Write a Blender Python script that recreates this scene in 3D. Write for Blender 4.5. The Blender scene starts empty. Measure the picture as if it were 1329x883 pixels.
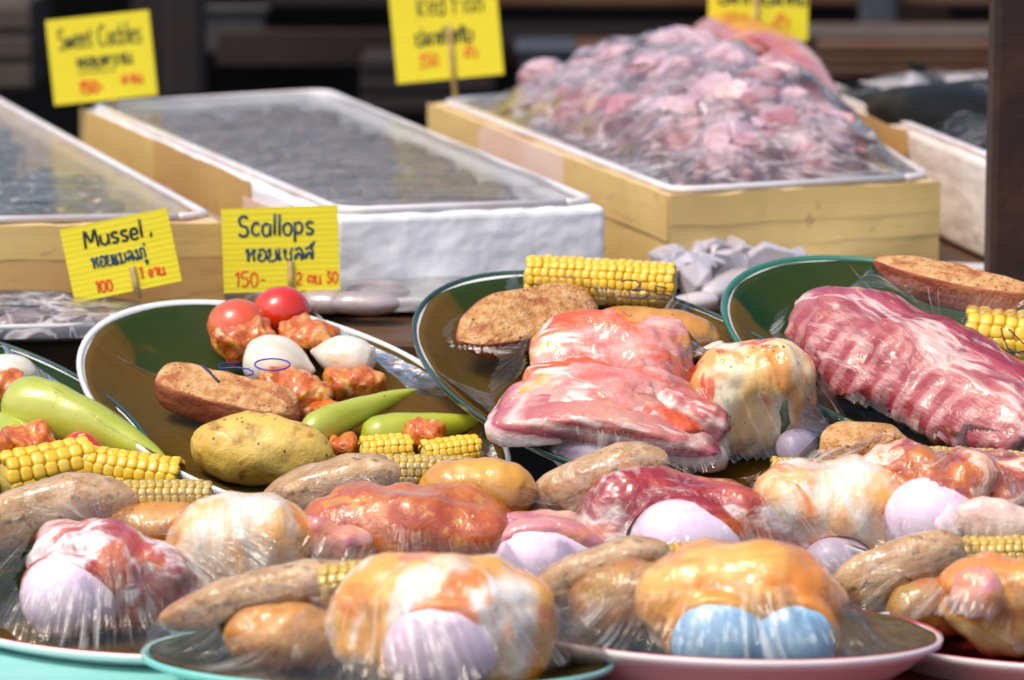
import bpy, math, random
import numpy as np
from mathutils import Vector, Matrix, noise as mnoise
from mathutils.bvhtree import BVHTree

R = math.radians
sc = bpy.context.scene
COL = sc.collection

# ------------------------------------------------------------------ camera
PITCH = R(9.5)
FPX = 1329 * 135 / 36.0
CAM = Vector((0, -2.2 * math.cos(PITCH), .09 + 2.2 * math.sin(PITCH)))
cd = bpy.data.cameras.new('camera')
cam = bpy.data.objects.new('camera', cd)
COL.objects.link(cam)
cam.location = CAM
cam.rotation_euler = (R(90) - PITCH, 0, 0)
cd.lens = 135
cd.sensor_width = 36
cd.clip_start = .05
cd.clip_end = 500
cd.dof.use_dof = True
cd.dof.focus_distance = 2.20
cd.dof.aperture_fstop = 9.5
sc.camera = cam

# ------------------------------------------------------------------ light
w = bpy.data.worlds.new('World')
sc.world = w
w.use_nodes = True
nt = w.node_tree
sky = nt.nodes.new('ShaderNodeTexSky')
sky.sky_type = 'NISHITA'
sky.sun_disc = False
SUN_DIR = Vector((-.36, -.30, .85)).normalized()
sky.sun_elevation = math.asin(SUN_DIR.z)
sky.sun_rotation = math.atan2(SUN_DIR.x, SUN_DIR.y)
sky.dust_density = 4.0
sky.air_density = 1.0
sky.ozone_density = 1.0
nt.links.new(sky.outputs[0], nt.nodes['Background'].inputs[0])
nt.nodes['Background'].inputs[1].default_value = .13
sl = bpy.data.lights.new('sun', 'SUN')
sl.energy = 1.15
sl.angle = R(16)
sl.color = (1, .88, .70)
so = bpy.data.objects.new('sun', sl)
COL.objects.link(so)
so.rotation_euler = SUN_DIR.to_track_quat('Z', 'Y').to_euler()
sc.view_settings.view_transform = 'Standard'
sc.view_settings.look = 'None'
sc.view_settings.gamma = 1
sc.view_settings.exposure = .72
sc.render.engine = 'CYCLES'
sc.cycles.max_bounces = 8
sc.cycles.transparent_max_bounces = 12
sc.cycles.caustics_reflective = False
sc.cycles.caustics_refractive = False

# ------------------------------------------------------------------ picture geometry helpers
CY, SY = math.cos(PITCH), math.sin(PITCH)


def ray(px, py):
    a = (px - 664.5) / FPX
    b = -(py - 441.5) / FPX
    return Vector((a, CY + b * SY, -SY + b * CY)).normalized()


def U(px, py, y):
    r = ray(px, py)
    return CAM + r * ((y - CAM.y) / r.y)


def UZ(px, py, z):
    r = ray(px, py)
    return CAM + r * ((z - CAM.z) / r.z)


def mpp(p):
    return (p - CAM).dot(Vector((0, CY, -SY))) / FPX


# ------------------------------------------------------------------ materials
def new_mat(name):
    m = bpy.data.materials.new(name)
    m.use_nodes = True
    n = m.node_tree.nodes
    return m, n, m.node_tree.links, n['Principled BSDF']


def ramp(n, L, fac, stops):
    r = n.new('ShaderNodeValToRGB')
    e = r.color_ramp.elements
    while len(e) < len(stops):
        e.new(.5)
    for i, (p, c) in enumerate(stops):
        e[i].position = p
        e[i].color = (*c, 1) if len(c) == 3 else c
    L.new(fac, r.inputs[0])
    return r.outputs[0]


def noise_node(n, L, vec, scale, detail=4, rough=.55, dist=0):
    t = n.new('ShaderNodeTexNoise')
    t.inputs['Scale'].default_value = scale
    t.inputs['Detail'].default_value = detail
    t.inputs['Roughness'].default_value = rough
    t.inputs['Distortion'].default_value = dist
    L.new(vec, t.inputs['Vector'])
    return t.outputs['Fac']


def mapping(n, L, vec, scale=(1, 1, 1), rot=(0, 0, 0), loc=(0, 0, 0)):
    m = n.new('ShaderNodeMapping')
    m.inputs['Scale'].default_value = scale
    m.inputs['Rotation'].default_value = rot
    m.inputs['Location'].default_value = loc
    L.new(vec, m.inputs['Vector'])
    return m.outputs[0]


def mixc(n, L, fac, a, b, mode='MIX'):
    x = n.new('ShaderNodeMix')
    x.data_type = 'RGBA'
    x.blend_type = mode
    for sock, v in ((x.inputs[0], fac), (x.inputs[6], a), (x.inputs[7], b)):
        if isinstance(v, (int, float)):
            sock.default_value = v
        elif isinstance(v, tuple):
            sock.default_value = (*v[:3], 1)
        else:
            L.new(v, sock)
    return x.outputs[2]


def math_n(n, L, op, a, b=None):
    x = n.new('ShaderNodeMath')
    x.operation = op
    for i, v in enumerate((a, b)):
        if v is None:
            continue
        if isinstance(v, (int, float)):
            x.inputs[i].default_value = v
        else:
            L.new(v, x.inputs[i])
    return x.outputs[0]


def bump(n, L, h, strength, dist, normal=None):
    b = n.new('ShaderNodeBump')
    b.inputs['Strength'].default_value = strength
    b.inputs['Distance'].default_value = dist
    L.new(h, b.inputs['Height'])
    if normal is not None:
        L.new(normal, b.inputs['Normal'])
    return b.outputs[0]


def sat(c, k=1.10, g=1.28):
    l = .3 * c[0] + .59 * c[1] + .11 * c[2]
    return tuple(max(.002, min(.9, (l + (x - l) * k))) ** g for x in c[:3])


def food(name, stops, scale=60, stretch=(1, 1, 1), rot=(0, 0, 0), dist=0, detail=5, rough=.45, overlays=(), specks=None, band=None,
         coat=.0, coat_rough=.06, film=0.0, film_dir=(0, 0, 0), bmp=.25, bscale=250, sss=.0, sss_r=(.6, .25, .15), seed=0.0, spec=.5, bands=None, tone=True):
    """Principled food surface: noise ramp + stain overlays + specks, and a clear coat (the film that clings to it) with stretched wrinkles."""
    if tone:
        stops = [(p, sat(c)) for p, c in stops]
        overlays = [(sat(o[0]),) + tuple(o[1:]) for o in overlays]
    m, n, L, P = new_mat(name)
    tc = n.new('ShaderNodeTexCoord').outputs['Object']
    tc = mapping(n, L, tc, loc=(seed * 1.37, seed * .71, seed * 2.13))
    v = mapping(n, L, tc, stretch, rot)
    f = noise_node(n, L, v, scale, detail, .6, dist)
    f = math_n(n, L, 'ADD', math_n(n, L, 'MULTIPLY', math_n(n, L, 'SUBTRACT', f, .5), 1.7), .5)
    if band:
        axis, k, off, mixf = band
        s = n.new('ShaderNodeSeparateXYZ')
        L.new(n['Texture Coordinate'].outputs['Object'], s.inputs[0])
        z = math_n(n, L, 'MULTIPLY_ADD', s.outputs[axis], k)
        n[z.node.name].inputs[2].default_value = off
        fa = math_n(n, L, 'MULTIPLY', math_n(n, L, 'SUBTRACT', f, .5), mixf)
        f = math_n(n, L, 'ADD', z, fa)
    c = ramp(n, L, f, stops)
    for i, (col, sc_, thr, soft, st, amt) in enumerate(overlays):
        vv = mapping(n, L, tc, st, rot, (3.1 * i + 1.7, 1.3 * i, .7 * i))
        g = noise_node(n, L, vv, sc_, 4, .6, .6)
        g = math_n(n, L, 'ADD', math_n(n, L, 'MULTIPLY', math_n(n, L, 'SUBTRACT', g, .5), 1.5), .5)
        k = ramp(n, L, g, [(max(0, thr - soft), (0, 0, 0)), (min(1, thr + soft), (amt,) * 3)])
        c = mixc(n, L, k, c, col)
    if bands:
        col, freq, y0, y1, amt = bands
        s3 = n.new('ShaderNodeSeparateXYZ')
        L.new(n['Texture Coordinate'].outputs['Object'], s3.inputs[0])
        wv = n.new('ShaderNodeTexWave')
        wv.inputs['Scale'].default_value = freq
        wv.inputs['Distortion'].default_value = 2.2
        wv.inputs['Detail'].default_value = 3
        wv.inputs['Detail Scale'].default_value = 1.4
        L.new(mapping(n, L, n['Texture Coordinate'].outputs['Object'], (1, .25, .25), (0, 0, .25)), wv.inputs['Vector'])
        kb = ramp(n, L, wv.outputs['Fac'], [(.45, (0, 0, 0)), (.8, (amt,) * 3)])
        ky = ramp(n, L, math_n(n, L, 'ADD', math_n(n, L, 'MULTIPLY', s3.outputs[1], 10.0), .5), [(.5 + y0 * 10, (1, 1, 1)), (.5 + y1 * 10, (0, 0, 0))])
        c = mixc(n, L, math_n(n, L, 'MULTIPLY', kb, ky), c, col)
    if specks:
        col, sc_, size = specks
        vo = n.new('ShaderNodeTexVoronoi')
        vo.inputs['Scale'].default_value = sc_
        L.new(tc, vo.inputs['Vector'])
        k = ramp(n, L, vo.outputs['Distance'], [(size * .6, (1, 1, 1)), (size, (0, 0, 0))])
        g = noise_node(n, L, tc, sc_ * .35, 2)
        k = math_n(n, L, 'MULTIPLY', k, ramp(n, L, g, [(.45, (0, 0, 0)), (.55, (1, 1, 1))]))
        c = mixc(n, L, k, c, col)
    L.new(c, P.inputs['Base Color'])
    P.inputs['Roughness'].default_value = rough
    P.inputs['Specular IOR Level'].default_value = spec
    if sss:
        P.inputs['Subsurface Weight'].default_value = sss
        P.inputs['Subsurface Radius'].default_value = sss_r
        P.inputs['Subsurface Scale'].default_value = .006
    hb = noise_node(n, L, tc, bscale, 4)
    hb2 = noise_node(n, L, v, scale * 1.0, 4, .6, dist)
    hb = math_n(n, L, 'ADD', hb, math_n(n, L, 'MULTIPLY', hb2, 2.0))
    L.new(bump(n, L, hb, bmp, .0022), P.inputs['Normal'])
    if coat:
        P.inputs['Coat Weight'].default_value = coat
        P.inputs['Coat Roughness'].default_value = coat_rough
        P.inputs['Coat IOR'].default_value = 1.5
        if film:
            g = n.new('ShaderNodeNewGeometry').outputs['Position']
            h1 = noise_node(n, L, mapping(n, L, g, (1, 1, .07), film_dir), 300, 2, .5, .25)
            h2 = noise_node(n, L, mapping(n, L, g, (1, .25, 1), (.5, .3, .9)), 60, 3, .5, .8)
            mk = ramp(n, L, noise_node(n, L, g, 26, 2), [(.46, (0, 0, 0)), (.60, (1, 1, 1))])
            h = math_n(n, L, 'ADD', math_n(n, L, 'MULTIPLY', h1, math_n(n, L, 'MULTIPLY', mk, .8)), math_n(n, L, 'MULTIPLY', h2, .7))
            L.new(bump(n, L, h, film, .004), P.inputs['Coat Normal'])
    return m


def plain(name, col, rough=.5, metal=0, coat=0, var=.0, vscale=20, vcol=None, stretch=(1, 1, 1), bmp=0, bscale=60, spec=.5, trans=0):
    m, n, L, P = new_mat(name)
    tc = n.new('ShaderNodeTexCoord').outputs['Object']
    if var or vcol:
        v = mapping(n, L, tc, stretch)
        f = noise_node(n, L, v, vscale, 6, .6, .3)
        k = ramp(n, L, f, [(.38, (0, 0, 0)), (.66, (1, 1, 1))])
        c2 = vcol or tuple(x * (1 - var) for x in col)
        L.new(mixc(n, L, k, col, c2), P.inputs['Base Color'])
    else:
        P.inputs['Base Color'].default_value = (*col, 1)
    P.inputs['Roughness'].default_value = rough
    P.inputs['Metallic'].default_value = metal
    P.inputs['Coat Weight'].default_value = coat
    P.inputs['Coat Roughness'].default_value = .08
    P.inputs['Specular IOR Level'].default_value = spec
    P.inputs['Transmission Weight'].default_value = trans
    if bmp:
        L.new(bump(n, L, noise_node(n, L, mapping(n, L, tc, stretch), bscale, 5), bmp, .002), P.inputs['Normal'])
    return m


def film_mat(name, haze=.06, refl=1.0, rough=.05, wr=.35, wscale=60, stretch=(1, 1, 1), rot=(0, 0, 0), hazevar=.0, tint=(.93, .95, 1), streak=0, crease=0):
    """Cling film: transparent sheet with Fresnel gloss, wrinkles and a little milky scatter."""
    m, n, L, P = new_mat(name)
    out = n['Material Output']
    n.remove(P)
    tc = n.new('ShaderNodeTexCoord').outputs['Object']
    if streak:
        at = n.new('ShaderNodeAttribute')
        at.attribute_name = 'fan'
        av = at.outputs['Vector']
        h = noise_node(n, L, mapping(n, L, av, (1, .12, 1)), streak, 3, .55, .15)
        h = math_n(n, L, 'MULTIPLY', h, 1.3)
    else:
        h = noise_node(n, L, mapping(n, L, tc, stretch, rot), wscale, 3, .55, .4)
    h2 = noise_node(n, L, mapping(n, L, tc, (1, 1, 1)), wscale * .3, 2, .5, .5)
    h = math_n(n, L, 'ADD', h, math_n(n, L, 'MULTIPLY', h2, 2.0))
    nb = bump(n, L, h, wr, .004)
    tr = n.new('ShaderNodeBsdfTransparent')
    gl = n.new('ShaderNodeBsdfGlossy')
    gl.inputs['Roughness'].default_value = rough
    L.new(nb, gl.inputs['Normal'])
    df = n.new('ShaderNodeBsdfDiffuse')
    df.inputs['Color'].default_value = (*tint, 1)
    tl = n.new('ShaderNodeBsdfTranslucent')
    tl.inputs['Color'].default_value = (*tint, 1)
    ad = n.new('ShaderNodeMixShader')
    ad.inputs[0].default_value = .4
    L.new(df.outputs[0], ad.inputs[1])
    L.new(tl.outputs[0], ad.inputs[2])
    m1 = n.new('ShaderNodeMixShader')
    hz = ramp(n, L, noise_node(n, L, mapping(n, L, tc, stretch, rot), wscale * .5, 4, .6, .5), [(.35, (max(0, haze - hazevar),) * 3), (.7, (haze + hazevar,) * 3)])
    if crease:
        for ci, (cs, cw) in enumerate(((wscale * .35, .035), (wscale * .8, .03))):
            cn = noise_node(n, L, mapping(n, L, tc, stretch, rot, (ci * 3.3, 1.1, 0)), cs, 2, .5, .6)
            cl = ramp(n, L, math_n(n, L, 'ABSOLUTE', math_n(n, L, 'SUBTRACT', cn, .5)), [(0, (crease,) * 3), (cw, (0, 0, 0))])
            hz = math_n(n, L, 'ADD', hz, cl)
    if streak:
        ln = noise_node(n, L, mapping(n, L, av, (1, .06, 1), (0, 0, 0), (4.1, .3, 0)), streak * 1.7, 2, .5, .1)
        ar = ramp(n, L, noise_node(n, L, av, 2.2, 2), [(.46, (0, 0, 0)), (.62, (1, 1, 1))])
        hz = math_n(n, L, 'ADD', hz, math_n(n, L, 'MULTIPLY', ramp(n, L, ln, [(.56, (0, 0, 0)), (.70, (.42,) * 3)]), ar))
    L.new(hz, m1.inputs[0])
    L.new(tr.outputs[0], m1.inputs[1])
    L.new(ad.outputs[0], m1.inputs[2])
    fr = n.new('ShaderNodeFresnel')
    fr.inputs['IOR'].default_value = 1.5
    L.new(nb, fr.inputs['Normal'])
    k = math_n(n, L, 'MULTIPLY', fr.outputs[0], refl)
    m2 = n.new('ShaderNodeMixShader')
    L.new(k, m2.inputs[0])
    L.new(m1.outputs[0], m2.inputs[1])
    L.new(gl.outputs[0], m2.inputs[2])
    L.new(m2.outputs[0], out.inputs['Surface'])
    return m


FILM = dict(coat=1.0, film=.7)
M = {}
M['potato_light'] = food('potato_light', [(.2, (.60, .40, .10)), (.5, (.74, .55, .18)), (.8, (.68, .50, .17))], 26, rough=.5, overlays=[((.34, .17, .04), 60, .64, .08, (1, 1, 1), .7), ((.68, .52, .2), 24, .6, .1, (1, 1, 1), .6)], specks=((.10, .05, .015), 170, .2), coat=.3, coat_rough=.1, film=.3, bmp=.4, bscale=320)
M['potato_orange'] = food('potato_orange', [(.3, (.55, .27, .06)), (.6, (.66, .37, .10)), (.8, (.45, .25, .08))], 25, rough=.45, specks=((.1, .04, .015), 190, .17), bmp=.15, **FILM)
M['potato_orange2'] = food('potato_orange2', [(.3, (.60, .30, .06)), (.6, (.72, .44, .10)), (.8, (.5, .36, .08))], 22, rough=.45, specks=((.12, .03, .015), 90, .15), bmp=.15, seed=3, **FILM)
M['potato_brown'] = food('potato_brown', [(.2, (.26, .11, .02)), (.45, (.40, .19, .05)), (.6, (.50, .26, .08)), (.8, (.54, .14, .06))], 34, rough=.5, bmp=.35, specks=((.08, .03, .01), 140, .24), overlays=[((.48, .32, .08), 40, .58, .1, (1, 1, 1), .7)], seed=5, **FILM)
M['egg_pink'] = food('egg_pink', [(.3, (.82, .60, .78)), (.7, (.88, .71, .86))], 26, rough=.4, bmp=.05, bscale=500, coat=1.0, film=.5, tone=False, overlays=[((.90, .80, .88), 60, .62, .08, (1, 1, 1), .6), ((.66, .44, .60), 130, .72, .04, (1, 1, 1), .35)])
M['egg_blue'] = food('egg_blue', [(.3, (.24, .50, .82)), (.7, (.36, .64, .90))], 26, rough=.4, bmp=.05, bscale=500, coat=1.0, film=.5, tone=False, overlays=[((.50, .74, .90), 60, .62, .08, (1, 1, 1), .6), ((.16, .36, .62), 130, .72, .04, (1, 1, 1), .35)])
M['onion'] = food('onion', [(.3, (.72, .66, .56)), (.55, (.84, .80, .72)), (.75, (.80, .70, .52))], 40, (.25, 1, 1), rough=.3, bmp=.1, sss=.25, overlays=[((.75, .42, .1), 50, .68, .06, (.6, 1, 1), .6)], coat=.6)
M['tomato'] = food('tomato', [(.3, (.62, .045, .025)), (.7, (.72, .08, .03))], 30, rough=.25, bmp=.02, coat=.8, coat_rough=.05, film=.05, overlays=[((.75, .25, .03), 26, .62, .1, (1, 1, 1), .5)], sss=.1)
M['tomato_pale'] = food('tomato_pale', [(.3, (.66, .12, .06)), (.7, (.75, .2, .08))], 30, rough=.25, bmp=.02, coat=.8, coat_rough=.05, film=.05, overlays=[((.8, .4, .15), 26, .6, .12, (1, 1, 1), .5)], sss=.1)
M['pepper'] = food('pepper', [(.3, (.34, .42, .02)), (.65, (.48, .52, .05)), (.8, (.58, .54, .10))], 18, (.4, 1, 1), rough=.3, bmp=.08, coat=.7, coat_rough=.08, film=.35, tone=False, overlays=[((.58, .56, .14), 12, .58, .12, (.5, 1, 1), .6)], specks=((.22, .20, .03), 130, .12))
M['pepper_pale'] = food('pepper_pale', [(.3, (.42, .48, .06)), (.65, (.52, .56, .10)), (.8, (.56, .52, .12))], 18, (.4, 1, 1), rough=.35, bmp=.05, coat=.7, coat_rough=.1, film=.12, seed=4)
M['stem'] = plain('stem', (.30, .36, .06), .5, var=.3)
M['kernel'] = plain('kernel', (.86, .50, .015), .3, coat=.4, vcol=(.86, .58, .05), vscale=60)
M['kernel_pale'] = plain('kernel_pale', (.58, .38, .05), .35, coat=.8, vcol=(.50, .36, .10), vscale=60)
nk_ = M['kernel'].node_tree
oi = nk_.nodes.new('ShaderNodeObjectInfo')
pr_ = nk_.nodes['Principled BSDF']
src_ = pr_.inputs['Base Color'].links[0].from_socket
nk_.links.new(mixc(nk_.nodes, nk_.links, ramp(nk_.nodes, nk_.links, oi.outputs['Random'], [(.3, (0, 0, 0)), (1, (.55,) * 3)]), src_, (.82, .58, .10)), pr_.inputs['Base Color'])
M['cob'] = food('cob', [(.3, (.62, .50, .16)), (.7, (.75, .62, .28))], 120, rough=.5, bmp=.3)
M['marinated'] = food('marinated', [(.2, (.34, .035, .006)), (.42, (.62, .14, .010)), (.6, (.74, .29, .035)), (.8, (.80, .48, .18))], 60, dist=1.2, rough=.35, bmp=.7, bscale=180, coat=.6, film=.3, overlays=[((.56, .10, .006), 70, .56, .08, (1, 1, 1), .75), ((.78, .52, .28), 90, .64, .05, (1, .5, 1), .8)], tone=False)
M['yam_skin'] = food('yam_skin', [(.2, (.32, .09, .06)), (.5, (.48, .19, .12)), (.8, (.60, .30, .18))], 60, (.3, 1, 1), rough=.55, bmp=.7, coat=.2, film=.3, overlays=[((.34, .07, .06), 40, .58, .1, (.4, 1, 1), .7)])
M['yam_cut'] = food('yam_cut', [(.2, (.46, .23, .09)), (.45, (.64, .38, .18)), (.7, (.74, .51, .29))], 120, rough=.6, bmp=.9, bscale=420, coat=.1, film=.3, overlays=[((.46, .16, .07), 80, .62, .06, (.5, 1, 1), .8)], specks=((.22, .08, .03), 200, .26))
M['yam_front'] = food('yam_front', [(.2, (.34, .19, .09)), (.45, (.52, .34, .18)), (.6, (.62, .45, .27)), (.8, (.66, .52, .36))], 45, (.4, 1, 1), rough=.5, bmp=.5, overlays=[((.58, .24, .12), 24, .56, .1, (.4, 1, 1), .8), ((.16, .09, .04), 110, .66, .06, (1, 1, 1), .7), ((.70, .58, .44), 60, .64, .08, (1, 1, 1), .6)], **FILM)
M['pork_slab'] = food('pork_slab', [(.0, (.62, .36, .36)), (.22, (.72, .50, .49)), (.36, (.86, .74, .72)), (.46, (.74, .46, .46)), (.50, (.42, .06, .10)), (.60, (.54, .17, .18)), (.68, (.78, .54, .48)), (.76, (.50, .12, .12)), (1, (.62, .30, .22))], 46, (.22, 1, 1), dist=.5, rough=.4, bmp=.4, band=(2, 24, .5, .26), overlays=[((.62, .17, .012), 30, .62, .06, (.6, 1, 1), .85), ((.84, .72, .66), 70, .68, .05, (.2, 1, 1), .7)], coat=.7, film=.6, tone=False)
M['pork_slice'] = food('pork_slice', [(.15, (.52, .14, .14)), (.4, (.68, .29, .27)), (.6, (.77, .45, .41)), (.85, (.87, .71, .64))], 36, (.35, 1, 1), dist=.9, rough=.4, bmp=.45, overlays=[((.68, .14, .01), 19, .55, .06, (.6, 1, 1), .92), ((.80, .44, .08), 40, .66, .05, (.7, 1, 1), .8), ((.88, .78, .72), 60, .65, .05, (.25, 1, 1), .8)], coat=.6, film=.6)
M['rib'] = food('rib', [(.0, (.28, .035, .042)), (.24, (.38, .07, .075)), (.40, (.46, .14, .13)), (.49, (.68, .40, .37)), (.56, (.78, .58, .53)), (.64, (.50, .11, .13)), (.76, (.30, .025, .05)), (1, (.24, .018, .035))], 24, (.40, 1.6, 1), dist=1.2, rough=.4, bmp=.6, bscale=150, band=(1, 11.0, .48, .85), overlays=[((.80, .62, .57), 52, .66, .06, (.4, 1.8, 1), .75), ((.28, .02, .035), 34, .58, .08, (.5, 1.4, 1), .75), ((.70, .36, .10), 40, .76, .04, (1, 1, 1), .7)], coat=.5, film=.7, bands=((.70, .40, .38), 21, -.022, -.004, .32), tone=False)
M['rib_marinated'] = food('rib_marinated', [(.26, (.24, .025, .015)), (.42, (.44, .075, .03)), (.52, (.58, .20, .07)), (.60, (.78, .55, .42)), (.76, (.62, .24, .12))], 34, dist=1.8, rough=.35, bmp=.6, bscale=140, overlays=[((.58, .17, .008), 26, .54, .08, (1, 1, 1), .85), ((.80, .64, .54), 40, .64, .05, (1, 1, 1), .8)], coat=1, film=.75, tone=False)
M['belly'] = food('belly', [(.0, (.60, .28, .24)), (.15, (.74, .56, .54)), (.32, (.86, .78, .76)), (.46, (.62, .24, .26)), (.56, (.38, .035, .05)), (.8, (.42, .05, .05)), (1, (.60, .16, .08))], 34, (.4, 1, 1), dist=1.0, rough=.38, bmp=.6, sss=.06, band=(2, 14, .5, .5), overlays=[((.84, .76, .74), 32, .62, .05, (.5, 1, 1), .9), ((.70, .20, .01), 26, .54, .06, (.6, 1, 1), .85), ((.36, .03, .05), 40, .62, .05, (.4, 1, 1), .85)], coat=1, film=.7)
M['chicken'] = food('chicken', [(.2, (.74, .46, .16)), (.40, (.86, .66, .36)), (.6, (.90, .80, .58)), (.85, (.90, .86, .76))], 20, (1.4, 1, .3), dist=.8, rough=.35, bmp=.2, overlays=[((.82, .36, .02), 26, .54, .06, (1.2, 1, .4), .8), ((.70, .10, .005), 40, .68, .04, (1, 1, .5), .9)], specks=((.10, .04, .015), 120, .14), coat=1, film=.75, seed=1)
M['chicken_white'] = food('chicken_white', [(.25, (.80, .50, .22)), (.4, (.84, .70, .52)), (.55, (.84, .80, .76)), (.8, (.86, .82, .80))], 18, (1, 1, .5), rot=(0, .5, 0), dist=.7, rough=.35, bmp=.3, sss=.2, overlays=[((.86, .46, .03), 20, .48, .08, (1, 1, .5), .9), ((.80, .28, .012), 28, .60, .06, (1, 1, .5), .85)], coat=1, film=.8, seed=7)
M['chicken_shell'] = food('chicken_shell', [(.25, (.78, .40, .12)), (.42, (.82, .62, .40)), (.6, (.84, .76, .68)), (.8, (.84, .80, .76))], 30, (1.6, 1, .35), dist=.5, rough=.35, bmp=.4, sss=.15, overlays=[((.84, .44, .05), 18, .60, .08, (1, 1, .6), .75), ((.80, .29, .012), 26, .57, .06, (1, 1, .6), .9)], coat=1, film=.9, seed=2)
M['ham_orange'] = food('ham_orange', [(.2, (.72, .24, .012)), (.42, (.80, .38, .05)), (.6, (.82, .50, .18)), (.85, (.84, .60, .36))], 18, (.4, 1, 1.6), dist=.8, rough=.35, bmp=.25, overlays=[((.72, .22, .006), 24, .50, .07, (.4, 1, 1.8), .9)], coat=1, film=.7, seed=9, tone=False)
M['meat_red'] = food('meat_red', [(.2, (.30, .035, .005)), (.45, (.50, .095, .010)), (.65, (.58, .17, .02)), (.9, (.68, .32, .10))], 20, (.6, 1, 1), dist=.9, rough=.35, bmp=.35, overlays=[((.36, .035, .008), 40, .56, .1, (1, 1, 1), .7), ((.62, .27, .03), 55, .66, .05, (1, 1, 1), .8)], coat=1, film=.7, seed=6, tone=False)
M['meat_pink'] = food('meat_pink', [(.25, (.52, .15, .20)), (.5, (.68, .32, .34)), (.7, (.78, .55, .52)), (.85, (.82, .7, .66))], 24, (.5, 1, 1), dist=.8, rough=.35, bmp=.3, sss=.15, overlays=[((.80, .40, .10), 26, .56, .1, (1, 1, 1), .75)], coat=1, film=.75, seed=8)
M['meat_white'] = food('meat_white', [(.25, (.50, .10, .10)), (.42, (.60, .22, .16)), (.52, (.82, .74, .72)), (.8, (.84, .80, .82))], 22, (1, 1, .7), dist=1.0, rough=.35, bmp=.4, sss=.15, overlays=[((.62, .17, .03), 20, .56, .05, (1, .6, 1), .9), ((.40, .05, .08), 26, .6, .05, (1, 1, 1), .85)], coat=1, film=.8, seed=11)
M['herb'] = plain('herb', (.05, .16, .03), .4, coat=.6, var=.4, vscale=90)
M['fat'] = food('fat', [(.3, (.78, .58, .52)), (.7, (.84, .72, .64))], 60, rough=.35, bmp=.3, sss=.2, coat=1, film=.6)


def leaf_mat(name, c1, c2, cg, green_u):
    """Banana leaf: fine veins across, a darker rib, and green where the brown has not reached."""
    m, n, L, P = new_mat(name)
    tc = n.new('ShaderNodeTexCoord').outputs['Object']
    v = mapping(n, L, tc, (1.5, 60, 1), (0, 0, R(38)))
    f = noise_node(n, L, v, 5, 5, .6)
    c = ramp(n, L, f, [(.35, c1), (.65, c2)])
    s = n.new('ShaderNodeSeparateXYZ')
    L.new(tc, s.inputs[0])
    g = noise_node(n, L, tc, 9, 3, .5, .8)
    u = math_n(n, L, 'ADD', math_n(n, L, 'MULTIPLY', s.outputs[0], -.74), math_n(n, L, 'MULTIPLY', s.outputs[1], .67))
    u = math_n(n, L, 'ADD', u, math_n(n, L, 'MULTIPLY', math_n(n, L, 'SUBTRACT', g, .5), .20))
    c = mixc(n, L, ramp(n, L, math_n(n, L, 'ADD', u, .5), [(.5 + green_u, (0, 0, 0)), (.5 + green_u + .008, (1, 1, 1))]), c, cg)
    g2 = noise_node(n, L, tc, 6, 3, .5, 1.0)
    c = mixc(n, L, ramp(n, L, g2, [(.44, (0, 0, 0)), (.70, (.55,) * 3)]), c, (.055, .055, .008))
    fine = noise_node(n, L, mapping(n, L, tc, (3, 90, 1), (0, 0, R(38))), 7, 4)
    L.new(c, P.inputs['Base Color'])
    P.inputs['Roughness'].default_value = .5
    P.inputs['Specular IOR Level'].default_value = .05
    P.inputs['Coat Weight'].default_value = .10
    P.inputs['Coat Roughness'].default_value = .05
    L.new(bump(n, L, fine, .25, .001), P.inputs['Normal'])
    h = noise_node(n, L, mapping(n, L, tc, (1, .4, 1), (0, 0, R(-30))), 26, 3, .5, .6)
    L.new(bump(n, L, h, .8, .006), P.inputs['Coat Normal'])
    return m


M['leaf'] = leaf_mat('banana_leaf', (.095, .050, .009), (.118, .062, .010), (.006, .030, .007), .088)
M['leaf_green'] = leaf_mat('banana_leaf_green', (.080, .048, .010), (.100, .062, .012), (.006, .034, .010), .045)
M['midrib'] = plain('midrib', (.055, .042, .010), .5, coat=.2, vcol=(.03, .035, .008), vscale=30)
M['white_plate'] = plain('white_plate', (.80, .80, .80), .3, coat=.2, vcol=(.74, .76, .76), vscale=10)
M['plate_pink'] = plain('plate_pink', (.82, .78, .78), .35, coat=.15, vcol=(.76, .68, .70), vscale=10)
M['turq_plate'] = plain('turquoise_plate', (.22, .62, .56), .22, coat=.6, vcol=(.30, .66, .60), vscale=12)
M['rim_green'] = plain('rim_green', (.02, .16, .09), .2, coat=.8)
M['rim_dark'] = plain('rim_dark', (.012, .05, .035), .2, coat=.8)
M['rim_red'] = plain('rim_red', (.62, .03, .05), .2, coat=.8)
M['ink_blue'] = plain('ink_blue', (.02, .03, .45), .4)
M['ink_dark'] = plain('ink_dark', (.02, .02, .09), .4)
M['ink_black'] = plain('ink_black', (.012, .02, .02), .5)
M['ink_navy'] = plain('ink_navy', (.012, .05, .10), .5)
M['ink_red'] = plain('ink_red', (.78, .09, .015), .5)
M['film_plate'] = film_mat('film_plate', .025, 1.3, .05, .6, 110, (1, 1, 1), hazevar=.025, streak=12)
M['film_wrap'] = film_mat('film_wrap', .025, .75, .045, .9, 60, hazevar=.025, tint=(.95, .93, .90), streak=16)
M['film_flat'] = film_mat('film_flat', .22, .62, .14, .5, 30, (1, 6, 1), (0, 0, R(-20)), hazevar=.15, tint=(.76, .74, .75), crease=.12)
M['film_mussel'] = film_mat('film_mussel', .12, .85, .10, .35, 30, (1, 5, 1), (0, 0, R(-30)), hazevar=.12, tint=(.84, .86, .90), crease=.2)
M['film_dark'] = film_mat('film_dark', .012, .3, .06, .6, 40, (1, 2, 1), hazevar=.012, crease=.16)
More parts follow.
